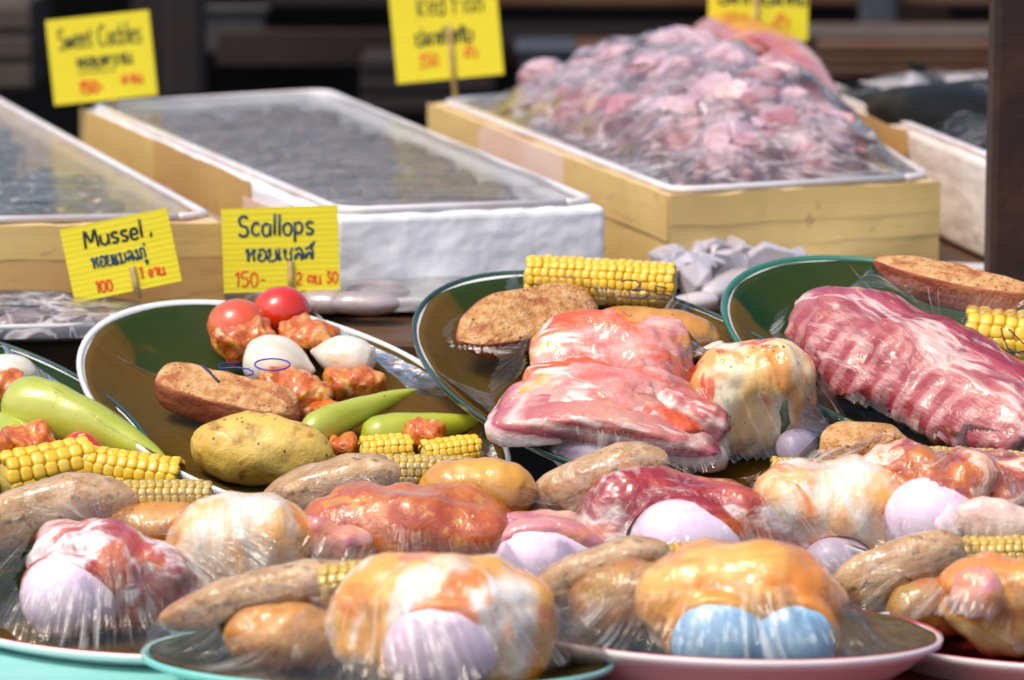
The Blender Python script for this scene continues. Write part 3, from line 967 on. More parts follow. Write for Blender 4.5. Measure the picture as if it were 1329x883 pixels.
def shrink_film(plate, label, slope=1.15, near=.0027, N=120, floor=.0, mat='film_wrap', smooth=14, amp=.0008, root=None, minz=-.5):
    """Cling film pulled tight over a full plate: the taut envelope of the food, bridging gaps and falling to the rim; where it lies on
    the food itself it is that food's clear coat."""
    bv = bvh_of(plate)
    inv = plate.mat.inverted()
    n3 = plate.mat.to_3x3()
    H = np.full((N + 1, N + 1), -1.0)
    rx, ry = plate.rx * 1.0, plate.ry * 1.0
    xs = np.linspace(-rx, rx, N + 1)
    ys = np.linspace(-ry, ry, N + 1)
    dn = n3 @ Vector((0, 0, -1))
    for i, x in enumerate(xs):
        for j, y in enumerate(ys):
            h = bv.ray_cast(plate.mat @ Vector((x, y, .3)), dn)
            if h[0] is not None:
                H[i, j] = .3 - h[3]
    ell = (xs[:, None] / rx) ** 2 + (ys[None, :] / ry) ** 2
    base = np.where(ell <= 1.0, floor, -1)
    F0 = np.maximum(H + .0012, base)
    F = F0.copy()
    dx, dy = xs[1] - xs[0], ys[1] - ys[0]

    def sh(A, i, j):
        B = np.full_like(A, -1.0)
        B[max(0, i):N + 1 + min(0, i), max(0, j):N + 1 + min(0, j)] = A[max(0, -i):N + 1 + min(0, -i), max(0, -j):N + 1 + min(0, -j)]
        return B
    for _ in range(70):
        G2 = F.copy()
        for i, j in ((1, 0), (-1, 0), (0, 1), (0, -1), (1, 1), (1, -1), (-1, 1), (-1, -1)):
            G2 = np.maximum(G2, sh(F, i, j) - slope * math.hypot(i * dx, j * dy))
        if np.abs(G2 - F).max() < 1e-6:
            break
        F = G2
    # close the valleys a little (a taut sheet cannot follow them), then relax
    for _ in range(26):
        A = (sh(F, 1, 0) + sh(F, -1, 0)) / 2
        B = (sh(F, 0, 1) + sh(F, 0, -1)) / 2
        F = np.where((ell < .93), np.maximum(F, np.maximum(A, B) * .55 + F * .45), F)
    for _ in range(smooth):
        A = (sh(F, 1, 0) + sh(F, -1, 0) + sh(F, 0, 1) + sh(F, 0, -1)) / 4
        F = np.where(ell < .96, np.maximum(F0, A), F)
    V, keep = [], []
    for i, x in enumerate(xs):
        for j, y in enumerate(ys):
            an = math.atan2(y / ry, x / rx)
            z = F[i, j]
            w_ = max(0, min(1, (1 - ell[i, j]) * 5))
            z += amp * w_ * (mnoise.noise(Vector((math.cos(an) * 9, math.sin(an) * 9, plate.c.x * 30))) + .8 * mnoise.noise(Vector((math.cos(an) * 26, math.sin(an) * 26, 2))) + .25 * mnoise.noise(Vector((x * 70, y * 70, 1))))
            p = Vector((x, y, z))
            V.append(p)
            if ell[i, j] > 1.0 or z < -.5:
                keep.append(False)
                continue
            hit = bv.find_nearest(plate.mat @ p, .05)
            keep.append(hit[0] is None or hit[3] > near)
    Fc = []
    for i in range(N):
        for j in range(N):
            a = i * (N + 1) + j
            q = (a, a + N + 1, a + N + 2, a + 1)
            if sum(keep[k] for k in q) >= 3 and min(V[k].z for k in q) > minz:
                Fc.append(q)
    used = sorted({k for q in Fc for k in q})
    mp = {k: t for t, k in enumerate(used)}
    o = link_mesh('film_fold' if root else 'cling_film', [V[k] for k in used], [tuple(mp[k] for k in q) for q in Fc], M[mat], root)
    if root is None:
        o.matrix_world = plate.mat
    at = o.data.attributes.new('fan', 'FLOAT_VECTOR', 'POINT')
    for k, v in enumerate(o.data.vertices):
        at.data[k].vector = (math.atan2(v.co.y / ry, v.co.x / rx), math.hypot(v.co.x / rx, v.co.y / ry), 0)
    if root is None:
        tag(o, label, 'cling film')
        plate.film = o
    return o


def ink(plate, name, strokes, h, mat, rad, parent):
    """Pen strokes on the film of a plate: pixel polylines laid on a plane h above the plate."""
    parts = []
    for st in strokes:
        pts = [plate.pt(x, y, h) for x, y in st]
        parts.append(tube_vf(pts, rad * plate.mpp, 6))
    V, F = merge(parts)
    inv = parent.matrix_world.inverted()
    return link_mesh(name, [inv @ v for v in V], F, M[mat], parent)


# ------------------------------------------------------------------ the plates, back row first
P1 = Plate('white rimmed oval plate lined with brown leaf, holding tomatoes, onions and a big potato', 375, 531, .10, 18, .168, .0975, -48.5, 'h', M['white_plate'], M['white_plate'], 'leaf', 'broad brown banana leaf under the tomatoes and white onions', rimw=.0016, midrib=((-.80, -.30), (.35, .75)))
P2 = Plate('dark rimmed oval plate holding the corn priced 35 and raw pork slices', 812, 492, .10, 18, .165, .0985, -51, 'h', M['white_plate'], M['rim_dark'], 'leaf', 'brown banana leaf with green upper edge under the pork slices', rimw=.0012, midrib=((-.78, .52), (.6, -.45)))
P3 = Plate('green rimmed oval plate holding the large raw red rib rack', 1226, 470, .105, 18, .165, .0985, -50, 'h', M['white_plate'], M['rim_green'], 'leaf_green', 'green and brown banana leaf under the raw rib rack', rimw=.0017, midrib=((-.80, .50), (.5, .2)))
PL = Plate('oval plate cut by the photo edge, holding light green peppers and corn chunks', -65, 562, .085, 18, .165, .0985, -49, 'h', M['white_plate'], M['rim_dark'], 'leaf_green', 'dark green banana leaf behind the fat light green pepper', rimw=.0012)
M1 = Plate('oval plate of dark red glazed meat wedged behind the turquoise plate', 540, 722, -.10, 5, .148, .088, -48, 'y', M['white_plate'], None, 'leaf', 'banana leaf under the dark red glazed meat dome')
M2 = Plate('oval plate of pork belly strip and yellow chicken behind the blue eggs', 940, 705, -.10, 5, .148, .088, -48, 'y', M['white_plate'], None, 'leaf_green', 'dark banana leaf under the arched pork belly strip')
M3 = Plate('oval plate of orange marinated ribs directly below the raw rib rack', 1280, 680, -.10, 5, .148, .088, -48, 'y', M['white_plate'], None, 'leaf', 'banana leaf under the orange marinated ribs')
F1 = Plate('white oval plate with red rim line on the turquoise board', 140, 794, -.150, -1, .128, .084, -42, 'y', M['white_plate'], M['rim_red'], 'leaf', 'banana leaf showing along the red lined rim over the turquoise board', height=.009, rimw=.0008, rimline=True)
F2 = Plate('turquoise oval plate carrying the white chicken piece and pink egg', 490, 850, -.315, -4, .120, .088, -15, 'y', M['turq_plate'], None, 'leaf_green', 'green banana leaf on the turquoise plate', height=.012)
F3 = Plate('pinkish white oval plate with the two light blue eggs', 948, 818, -.285, -4, .108, .086, -25, 'y', M['plate_pink'], M['rim_red'], 'leaf_green', 'green banana leaf beside the light blue eggs', rimw=.0005, rimline=True)
F4 = Plate('red lined white plate cut by the photo edge, over the red cloth', 1374, 824, -.215, -3, .107, .086, -22, 'y', M['plate_pink'], M['rim_red'], 'leaf', 'banana leaf under the pink ham cut by the photo edge', rimw=.0008, rimline=True)


def yam(plate, label, a, b, W, H, cut='yam_cut', skin='yam_skin', tilt=0, prof='yam', thr=.78, p=5, **kw):
    kw.setdefault('nz', .10)
    kw.setdefault('nf', 26)
    o = put(plate, 'root_slice', label, 'root slice', skin, a, b, W, H, roll=tilt, prof=prof, p=p, **kw)
    o.data.materials.append(M[cut])
    ids = [1 if (f.normal.z > thr) else 0 for f in o.data.polygons]
    o.data.polygons.foreach_set('material_index', ids)
    return o


def stem(o, L, r, mat='stem', bend=.3):
    pts = [Vector((-L[0] + t * -L[1], 0, bend * L[1] * t * t)) for t in (0, .3, .6, 1)]
    V, F = tube_vf(pts, [r * 1.5, r, r * .9, r * 1.1], 7)
    add_child(o, 'stem', V, F, mat)


SHRINK = []
# --- plate with tomatoes
put(P1, 'potato', 'long pale yellow potato lying at the front of the brown leaf plate', 'potato', 'potato_light', (250, 580, .019), (436, 592, .019), 95, 88, prof='potato', nz=.09, nf=20, seed=1, dents=.10, nl=60, nr=48)
yam(P1, 'brown slice with ragged cut top in front of the white onion', (208, 497, .020), (388, 541, .016), 58, 50, tilt=14, seed=2, prof='slab', p=9, bend=-.003, thr=.6, nz2=.03)
t1 = put(P1, 'tomato', 'lighter orange red tomato, touching the brown leaf', 'tomato', 'tomato_pale', (269, 424, .018), (348, 424, .018), 78, 74, prof='ball', nz=.02, nf=20, seed=3)
t2 = put(P1, 'tomato', 'deep red tomato at the top of the tomato plate', 'tomato', 'tomato', (327, 406, .018), (403, 404, .018), 76, 70, prof='ball', nz=.02, nf=20, seed=4)
for i, (a, b, W, H, lab) in enumerate([
        ((288, 458, .018), (350, 430, .03), 46, 46, 'orange marinated meat chunk leaning on the lighter tomato'),
        ((362, 428, .022), (428, 446, .022), 52, 46, 'orange marinated meat chunk between deep red tomato and onions'),
        ((342, 500, .018), (428, 522, .016), 62, 50, 'large dark orange meat chunk below the two white onions'),
        ((424, 500, .014), (496, 496, .014), 48, 40, 'reddish meat chunk under the half hidden white onion'),
        ((405, 530, .012), (440, 548, .012), 42, 36, 'small orange meat chunk touching the bright green pepper base'),
        ((424, 580, .012), (462, 583, .012), 38, 34, 'orange meat scrap between potato and corn piece'),
        ((528, 562, .016), (578, 574, .016), 40, 38, 'red orange meat scrap between the two corn pieces')]):
    put(P1, 'meat_chunk', lab, 'meat chunk', 'marinated', a, b, W, H, prof='slab', p=2.6, nz=.30, nf=55, nz2=.05, seed=10 + i)
for i, (a, b, D, lab) in enumerate([((316, 464, .022), (410, 482, .018), 78, 'rounder white onion behind the pen written zero'), ((488, 470, .02), (402, 456, .022), 60, 'white onion beside the reddish meat chunk, tip hidden')]):
    put(P1, 'white_onion', lab, 'onion', 'onion', a, b, D, D * .95, prof='onion', nz=.02, nf=20, seed=21 + i)
pp = put(P1, 'green_pepper', 'bright light green pepper with its tip over the paler pepper', 'pepper', 'pepper', (388, 562, .018), (538, 502, .024), 44, 44, prof='pepper', lobes=.07, nz=.05, nf=18, bendy=.004, seed=31)
pq = put(P1, 'green_pepper', 'paler green pepper under streaked film beside the corn pieces', 'pepper', 'pepper_pale', (468, 566, .016), (636, 545, .014), 54, 48, prof='pepper', lobes=.07, nz=.05, nf=18, seed=32)
corn(P1, 'small corn piece touching the orange meat scrap', (468, 590, .016), (534, 584, .016), 46, rows=13)
corn(P1, 'small corn piece nearest the tip of the paler pepper', (548, 594, .016), (622, 583, .016), 44, rows=13)
film(P1, 'glossy cling film fanned beside the tomatoes and green peppers', [
    ([(425, 405), (600, 510)], [(398, 392), (430, 425), (490, 470), (534, 508)], 5, .0030, .004),
    ([(617, 525), (692, 640)], [(630, 540), (620, 575), (625, 600)], 12, .0016, .003)])

# --- plate priced 35
c35 = corn(P2, 'long yellow corn piece with the pen written price', (682, 362, .030), (876, 372, .030), 66, rows=16, taper=.05)
yam(P2, 'thick speckled tan slice resting between leaf and pork', (594, 442, .024), (774, 394, .026), 84, 46, tilt=24, seed=5, p=9, thr=.62, nz2=.03)
put(P2, 'potato', 'orange brown potato below the pen priced corn', 'potato', 'potato_orange', (768, 424, .022), (936, 442, .020), 80, 72, prof='potato', nz=.08, nf=20, seed=6, dents=.10, nl=56, nr=44)
put(P2, 'egg', 'pink egg under the thick pork slab', 'egg', 'egg_pink', (712, 580, .016), (862, 584, .016), 84, 76, prof='egg', nz=.0, seed=7)
put(P2, 'pork_slab', 'thick arched raw pork slab with white fat edge', 'pork', 'pork_slab', (634, 526, .034), (950, 566, .026), 116, 46, prof='slab', p=6, bend=.018, nz=.12, nf=34, nz2=.05, seed=8, nl=80, nr=56, roll=4)
put(P2, 'pork_slice', 'thin pork slice with torn edge lying on the thick slab', 'pork', 'pork_slice', (678, 500, .046), (912, 530, .040), 96, 16, prof='slab', p=4, bend=.012, nz=.75, nf=38, nz2=.2, seed=9, nl=80, nr=56, roll=14, twist=-.12)
put(P2, 'pork_slice', 'broad red sauced pork slice touching the orange brown potato', 'pork', 'pork_slice', (694, 462, .052), (906, 474, .046), 124, 22, prof='slab', p=3.2, bend=.012, nz=.6, nf=30, nz2=.15, seed=12, nl=80, nr=56, roll=30, twist=.15)
put(P2, 'egg', 'small patch of pink egg behind film beside the peppered chicken', 'egg', 'egg_pink', (1010, 586, .018), (1060, 572, .018), 44, 44, prof='egg', nz=0, seed=13)
ch = put(P2, 'chicken_piece', 'cream chicken piece with black specks and a green herb', 'chicken', 'chicken', (900, 520, .036), (1058, 508, .036), 100, 152, prof='potato', p=2.3, nz=.12, nf=24, nz2=.02, seed=14, nl=80, nr=60, ridges=.010, rfreq=620, rmin=-.1, rph=4)
put(P2, 'fat_scrap', 'small white fat scrap between potato and cream chicken', 'fat scrap', 'fat', (902, 462, .026), (942, 452, .03), 22, 22, prof='slab', nz=.2, nf=60, seed=15)
put(P2, 'pork_slice', 'narrow streaky pork end wedged against the cream chicken', 'pork', 'pork_slab', (850, 520, .038), (950, 560, .028), 60, 54, prof='slab', p=3, nz=.22, nf=40, seed=16, nl=40, nr=32)
film(P2, 'pleated cling film stretched from pork slab to dark rim', [
    ([(556, 472), (735, 602)], [(640, 512), (648, 548), (715, 562), (760, 565)], 26, .0010, .002),
    ([(1046, 468), (1088, 575)], [(1048, 465), (1052, 505), (1030, 560)], 10, .0016, .0)])

# --- rib plate
put(P3, 'rib_rack', 'big raw red rib rack with white fat ridge', 'ribs', 'rib', (1032, 392, .036), (1362, 566, .030), 176, 92, prof='rib', p=1.75, nz=.14, nf=24, nz2=.06, nf2=60, seed=41, nl=120, nr=72, ridges=.024, rph=2.5, roll=14)
yam(P3, 'long orange brown slice propped above the rib rack', (1134, 346, .048), (1352, 392, .046), 56, 44, tilt=0, seed=42, prof='wedge', p=8, thr=.75, cut='yam_cut', bend=-.006)
corn(P3, 'yellow corn piece beside the rib rack, cut by the photo edge', (1252, 438, .022), (1400, 450, .022), 88, rows=15, taper=0)
put(P3, 'potato', 'reddish potato below the corn, cut by the photo edge', 'potato', 'potato_brown', (1284, 500, .020), (1400, 510, .020), 80, 66, prof='potato', nz=.06, seed=43)
film(P3, 'streaked cling film at the tapered end of the rib rack', [
    ([(1215, 640), (1420, 680)], [(1250, 545), (1329, 568)], 16, .0012, .002)])

# --- plate with peppers at the photo edge
put(PL, 'green_pepper', 'fat light green pepper with blunt top, above the corn chunks', 'pepper', 'pepper', (14, 512, .032), (226, 598, .016), 84, 82, prof='pepper', lobes=.07, nz=.06, nf=16, bendy=.004, seed=51)
put(PL, 'green_pepper', 'partly seen green pepper end below the fat pepper top', 'pepper', 'pepper', (44, 588, .02), (-60, 520, .02), 56, 54, prof='pepper', lobes=.07, nz=.05, nf=18, seed=52)
corn(PL, 'fat corn chunk beside the red tomato wedge, front of the pepper plate', (2, 622, .022), (118, 598, .022), 70, rows=12, taper=0)
corn(PL, 'corn chunk at the tip of the fat green pepper', (112, 604, .022), (234, 622, .018), 54, rows=11, taper=0)
put(PL, 'tomato_piece', 'red tomato wedge between the two corn chunks', 'tomato', 'tomato', (80, 580, .028), (132, 588, .026), 50, 48, prof='ball', nz=.08, seed=53)
put(PL, 'meat_chunk', 'orange meat chunk above the fat corn chunk', 'meat chunk', 'marinated', (8, 585, .026), (66, 568, .03), 46, 46, prof='slab', p=2.5, nz=.3, nf=50, seed=54)
put(PL, 'meat_chunk', 'dull red meat chunk cut by the photo edge', 'meat chunk', 'marinated', (-40, 590, .03), (20, 588, .03), 60, 54, prof='slab', p=2.5, nz=.3, nf=50, seed=55)
put(PL, 'meat_chunk', 'red orange meat chunk behind the blunt pepper top', 'meat chunk', 'marinated', (-30, 520, .02), (40, 500, .024), 50, 44, prof='slab', p=2.5, nz=.3, nf=50, seed=57)
put(PL, 'white_onion', 'greyish white onion under film behind the blunt pepper top', 'onion', 'onion', (-30, 490, .022), (48, 484, .022), 58, 56, prof='ball', nz=.03, seed=56)
film(PL, 'glossy cling film over dark leaf beside the fat green pepper', [
    ([(3, 440), (165, 590)], [(38, 492), (75, 505), (135, 550), (210, 592)], 5, .0045, .006)])

# --- middle row, left: dark red glazed meat
yam(M1, 'speckled tan slice end behind the dark red glazed meat', (340, 652, .035), (530, 608, .035), 60, 66, skin='yam_front', cut='yam_front', seed=61, p=2.6)
corn(M1, 'mustard coloured corn under film behind the glazed meat', (490, 614, .040), (612, 616, .040), 50, 'kernel_pale', rows=14, single=False)
put(M1, 'potato', 'mustard potato with dark eyes behind pork covered pink egg', 'potato', 'potato_orange2', (544, 636, .02), (696, 638, .01), 80, 94, prof='potato', nz=.07, seed=62, dents=.10, nl=56, nr=44)
put(M1, 'glazed_meat', 'dark red glazed meat dome in the middle of the display', 'meat', 'meat_red', (384, 700, -.012), (676, 722, -.026), 130, 168, prof='potato', p=2.3, nz=.12, nf=20, nz2=.02, seed=63, nl=60, nr=48, twist=.2)
put(M1, 'pork_piece', 'pale pink pork lump on the near side of the glazed meat', 'pork', 'meat_pink', (378, 696, -.052), (486, 722, -.052), 46, 72, prof='potato', p=2.4, nz=.25, nf=36, seed=64)
e1 = put(M1, 'egg', 'large pink egg beside the dark red glazed meat', 'egg', 'egg_pink', (626, 732, -.036), (794, 742, -.032), 100, 124, prof='egg', nz=0, seed=65)
m1 = put(M1, 'pork_piece', 'orange stained pork piece draped on the large pink egg', 'pork', 'meat_pink', (606, 712, -.018), (806, 726, -.020), 104, 118, prof='potato', p=2.4, nz=.12, nf=26, seed=66, nl=64, nr=52)
wrap(m1, e1, ct=.36, down=.45)
SHRINK.append((M1, 'thin cling film bridging glazed meat, potato and pork covered egg'))

# --- middle row, centre: pork belly and chicken
yam(M2, 'grey tan slice left of the arched pork belly', (680, 668, .025), (868, 598, .025), 70, 92, skin='yam_front', cut='yam_front', seed=71, p=2.4)
corn(M2, 'pale corn under film behind the yellow chicken', (1000, 612, .030), (1090, 616, .030), 40, 'kernel_pale', rows=14, single=False)
e2 = put(M2, 'egg', 'pink egg under the arch of pork belly', 'egg', 'egg_pink', (816, 702, -.034), (966, 716, -.034), 94, 120, prof='egg', nz=0, seed=72)
m2 = put(M2, 'pork_belly', 'arched red and white pork belly strip over a pink egg', 'pork belly', 'belly', (756, 648, -.006), (1076, 728, -.012), 110, 118, prof='slab', p=2.8, bend=.010, nz=.12, nf=26, nz2=.05, seed=73, nl=80, nr=60, roll=-14)
wrap(m2, e2, ct=.34, down=.45, lip=1.07)
e2b = put(M2, 'egg', 'sliver of pink egg under the yellow and white chicken', 'egg', 'egg_pink', (1042, 732, -.034), (1138, 728, -.032), 60, 66, prof='egg', nz=0, seed=75)
m2b = put(M2, 'chicken_piece', 'yellow and white chicken piece beside the arched pork belly', 'chicken', 'chicken_shell', (970, 668, -.005), (1198, 674, -.008), 130, 158, prof='potato', p=2.3, nz=.12, nf=20, nz2=.02, seed=74, nl=60, nr=50, ridges=.009, rfreq=560, rmin=-.1, rph=4)
wrap(m2b, e2b, ct=.55, down=.5)
SHRINK.append((M2, 'pleated cling film over grey tan slice, pork belly and yellow chicken'))

# --- middle row, right: marinated ribs
yam(M3, 'speckled round slice end beside the orange marinated ribs', (1060, 586, .03), (1186, 576, .03), 66, 72, skin='yam_cut', cut='yam_cut', seed=81, p=2.4)
corn(M3, 'mustard corn strip behind the orange marinated ribs', (1176, 600, .04), (1350, 608, .04), 46, 'kernel_pale', rows=14, single=False)
e3 = put(M3, 'egg', 'pink egg in front of the orange marinated ribs', 'egg', 'egg_pink', (1146, 668, -.034), (1292, 690, -.034), 94, 116, prof='egg', nz=0, seed=82)
m3 = put(M3, 'marinated_ribs', 'orange marinated ribs with white fat near the photo edge', 'ribs', 'rib_marinated', (1118, 622, .0), (1400, 682, -.012), 130, 132, prof='rib', p=2.4, nz=.22, nf=24, nz2=.06, seed=83, nl=80, nr=60)
wrap(m3, e3, ct=.34, down=.45, lip=1.06)
put(M3, 'bone_end', 'greyish white bone end under the orange marinated ribs', 'bone', 'fat', (1240, 668, -.052), (1350, 694, -.052), 46, 62, prof='potato', nz=.15, nf=30, seed=84)
SHRINK.append((M3, 'taut cling film along the top of the marinated ribs'))

# --- front row
yam(F1, 'long greenish tan slice above the red and white meat', (-40, 692, .032), (182, 640, .036), 60, 84, skin='yam_front', cut='yam_front', seed=91, p=2.4, bend=.006)
corn(F1, 'dull corn piece between greenish slice and shell like chicken', (150, 650, .045), (275, 648, .045), 54, 'kernel_pale', rows=14, single=False)
put(F1, 'potato', 'smooth orange potato above the red and white meat', 'potato', 'potato_orange', (136, 688, .03), (290, 684, .025), 70, 72, prof='potato', nz=.05, seed=92)
e4 = put(F1, 'egg', 'whitish pink egg over the red rim line', 'egg', 'egg_pink', (26, 768, -.040), (158, 784, -.040), 90, 108, prof='egg', nz=0, seed=93)
m4 = put(F1, 'meat_piece', 'dark red and white meat on the red lined plate', 'meat', 'meat_white', (34, 734, -.012), (280, 780, -.018), 130, 142, prof='potato', p=2.4, nz=.18, nf=20, nz2=.04, seed=94, nl=70, nr=56)
wrap(m4, e4, ct=.40, down=.3, side=-.3)
put(F1, 'chicken_piece', 'shell like white and orange chicken on the red lined plate', 'chicken', 'chicken_shell', (222, 716, .006), (416, 716, -.005), 120, 152, prof='potato', p=2.2, nz=.08, nf=20, nz2=.02, seed=95, nl=60, nr=50, ridges=.009, rfreq=560, rmin=-.1, rph=4)
SHRINK.append((F1, 'milky cling film sheet over the red rim and whitish egg'))

yam(F2, 'long brown slice edge on the turquoise plate', (206, 806, .03), (478, 742, .03), 56, 74, skin='yam_front', cut='yam_front', seed=101, p=2.3, prof='wedge')
corn(F2, 'small corn end between the brown slice and the big chicken', (420, 768, .025), (510, 755, .02), 70, 'kernel_pale', rows=14, single=False)
put(F2, 'potato', 'smooth brown orange potato on the turquoise plate', 'potato', 'potato_orange', (294, 826, .0), (464, 830, .0), 84, 92, prof='potato', nz=.08, seed=102, dents=.10, nl=56, nr=44)
e5 = put(F2, 'egg', 'rounded pink egg in front of the big white chicken', 'egg', 'egg_pink', (494, 840, -.048), (652, 842, -.048), 96, 128, prof='egg', nz=0, seed=103)
m5 = put(F2, 'chicken_piece', 'big white and orange chicken piece on the turquoise plate', 'chicken', 'chicken_white', (432, 806, -.022), (720, 812, -.028), 158, 192, prof='potato', p=2.3, nz=.13, nf=18, nz2=.03, seed=104, nl=80, nr=64, ridges=.009, rfreq=560, rmin=-.1, rph=4)
wrap(m5, e5, ct=.32, down=.5)
SHRINK.append((F2, 'clear cling film spread over the turquoise rim'))

yam(F3, 'tan slice edge above the brown potato of the blue egg plate', (684, 776, .03), (866, 710, .03), 54, 74, skin='yam_front', cut='yam_front', seed=111, p=2.3, prof='wedge')
corn(F3, 'corn end behind the orange ham dome', (842, 734, .035), (930, 726, .035), 54, 'kernel_pale', rows=14, single=False)
put(F3, 'potato', 'blotchy brown potato left of the orange ham dome', 'potato', 'potato_brown', (738, 784, .008), (900, 778, .0), 90, 106, prof='potato', nz=.09, seed=112, dents=.12, nl=56, nr=44)
e6 = put(F3, 'egg', 'light blue egg touching the brown potato side of its pair', 'egg', 'egg_blue', (868, 830, -.046), (1002, 828, -.046), 96, 116, prof='potato', nz=0, seed=113)
e7 = put(F3, 'egg', 'light blue egg nearest the green leaf corner', 'egg', 'egg_blue', (972, 827, -.046), (1086, 830, -.046), 96, 112, prof='potato', nz=0, seed=114)
m6 = put(F3, 'ham_piece', 'orange ham dome over the two light blue eggs', 'ham', 'ham_orange', (830, 786, -.020), (1094, 792, -.024), 156, 168, prof='potato', p=2.3, nz=.08, nf=18, nz2=.02, seed=115, nl=80, nr=64)
wrap(m6, e6, ct=.30, down=.55)
wrap(m6, e7, ct=.30, down=.55)
SHRINK.append((F3, 'cling film falling from the ham dome to the pinkish rim'))

yam(F4, 'brown slice wedge at the edge of the pink ham', (1070, 780, .03), (1252, 708, .03), 60, 88, skin='yam_front', cut='yam_front', seed=121, p=2.3)
corn(F4, 'yellow green corn behind the pink ham', (1225, 726, .045), (1380, 722, .045), 60, 'kernel_pale', rows=14, single=False)
put(F4, 'potato', 'reddish brown potato between brown slice and pink ham', 'potato', 'potato_brown', (1150, 792, .0), (1262, 786, .0), 70, 80, prof='potato', nz=.1, seed=122)
put(F4, 'ham_piece', 'pink and orange ham cut by the photo edge', 'ham', 'ham_orange', (1214, 776, -.01), (1420, 784, -.02), 120, 124, prof='potato', p=2.4, nz=.12, nf=20, nz2=.03, seed=123, nl=56, nr=48)
put(F4, 'pork_piece', 'pink round pork end lying against the pink and orange ham', 'pork', 'meat_pink', (1230, 776, -.042), (1304, 766, -.042), 60, 66, prof='potato', nz=.14, seed=124)
SHRINK.append((F4, 'cling film under the brown slice wedge at the red line'))
shrink_film(P2, '', slope=1.5, minz=.004, root=P2.film)
shrink_film(P3, '', slope=1.5, minz=.006, root=P3.film)
for pl_, lab_ in SHRINK:
    shrink_film(pl_, lab_)


# herb strip clinging to the cream chicken
class Only:
    foods = [ch]


bvc = bvh_of(Only)
pts = []
for x, y in [(1019, 520), (1017, 535), (1020, 550), (1014, 564)]:
    h = bvc.ray_cast(CAM, ray(x, y))
    if h[0] is not None:
        pts.append(h[0] - ray(x, y) * .0006)
V, F = tube_vf(pts, [.0012, .0028, .0026, .001], 8, .5)
tag(link_mesh('herb_sprig', V, F, M['herb']), 'dark green herb sprig stuck to the cream chicken', 'herb')


def surf_pts(plate, strokes):
    bv = bvh_of(plate)
    out = []
    for st in strokes:
        s2 = []
        for k in range(len(st) - 1):
            for u in (0, .25, .5, .75):
                s2.append((st[k][0] + (st[k + 1][0] - st[k][0]) * u, st[k][1] + (st[k + 1][1] - st[k][1]) * u))
        s2.append(st[-1])
        ps = []
        last = None
        for x, y in s2:
            r = ray(x, y)
            h = bv.ray_cast(CAM, r)
            dd = (h[0] - CAM).length if h[0] is not None else None
            if dd is None:
                dd = last or (plate.pt(x, y, .03) - CAM).length
            dd = dd if last is None else min(dd, last + .0006)
            last = dd
            ps.append(CAM + r * (dd - .0115))
        out.append(ps)
    return out


def pen(plate, strokes3d, mat, rad):
    V, F = merge([tube_vf(p, rad, 6) for p in strokes3d])
    inv = plate.mat.inverted()
    link_mesh('pen_number', [inv @ v for v in V], F, M[mat], plate.film)


zero = [(353.5 + 23 * math.cos(2 * math.pi * k / 24), 473.3 + 7.5 * math.sin(2 * math.pi * k / 24)) for k in range(25)]
pl = lambda st: [[P1.pt(x, y, .052) for x, y in s] for s in st]
pen(P1, pl([[(262, 474), (270, 481), (284, 496)]]), 'ink_dark', .00085)
pen(P1, pl([[(308, 471), (284, 473), (285, 478.5), (306, 477), (322, 479), (329, 483), (328, 486), (319, 488)], zero]), 'ink_blue', .0005)
s35 = [[(806, 366), (813, 363.5), (824, 364), (832, 369), (826, 375), (820, 377.5), (834, 376), (843, 379), (842, 384), (832, 387.5), (812, 387.5)], [(866, 374.5), (850, 371), (852, 381.5), (866, 383), (872, 386), (868, 390), (856, 388)]]
pen(P2, surf_pts(P2, s35), 'ink_dark', .00046)
sN = [[(1299, 426), (1303, 440), (1308, 452), (1316, 458)], [(1309, 427), (1318, 436), (1329, 447)], [(1316, 458), (1329, 456)]]
pen(P3, surf_pts(P3, sN), 'ink_dark', .00042)
# ------------------------------------------------------------------ foam boxes behind
def quad_top(FL, FR, BL, BR, z):
    return [UZ(*FL, z), UZ(*FR, z), UZ(*BR, z), UZ(*BL, z)]


def prism(q, z0, z1, inset=0):
    c = sum(q, Vector()) / 4
    b = [Vector((p.x, p.y, z0)) for p in q]
    t = [Vector((p.x, p.y, z1)) for p in q]
    return b, t


def bil(q, s, t):
    return q[0].lerp(q[1], s).lerp(q[3].lerp(q[2], s), t)


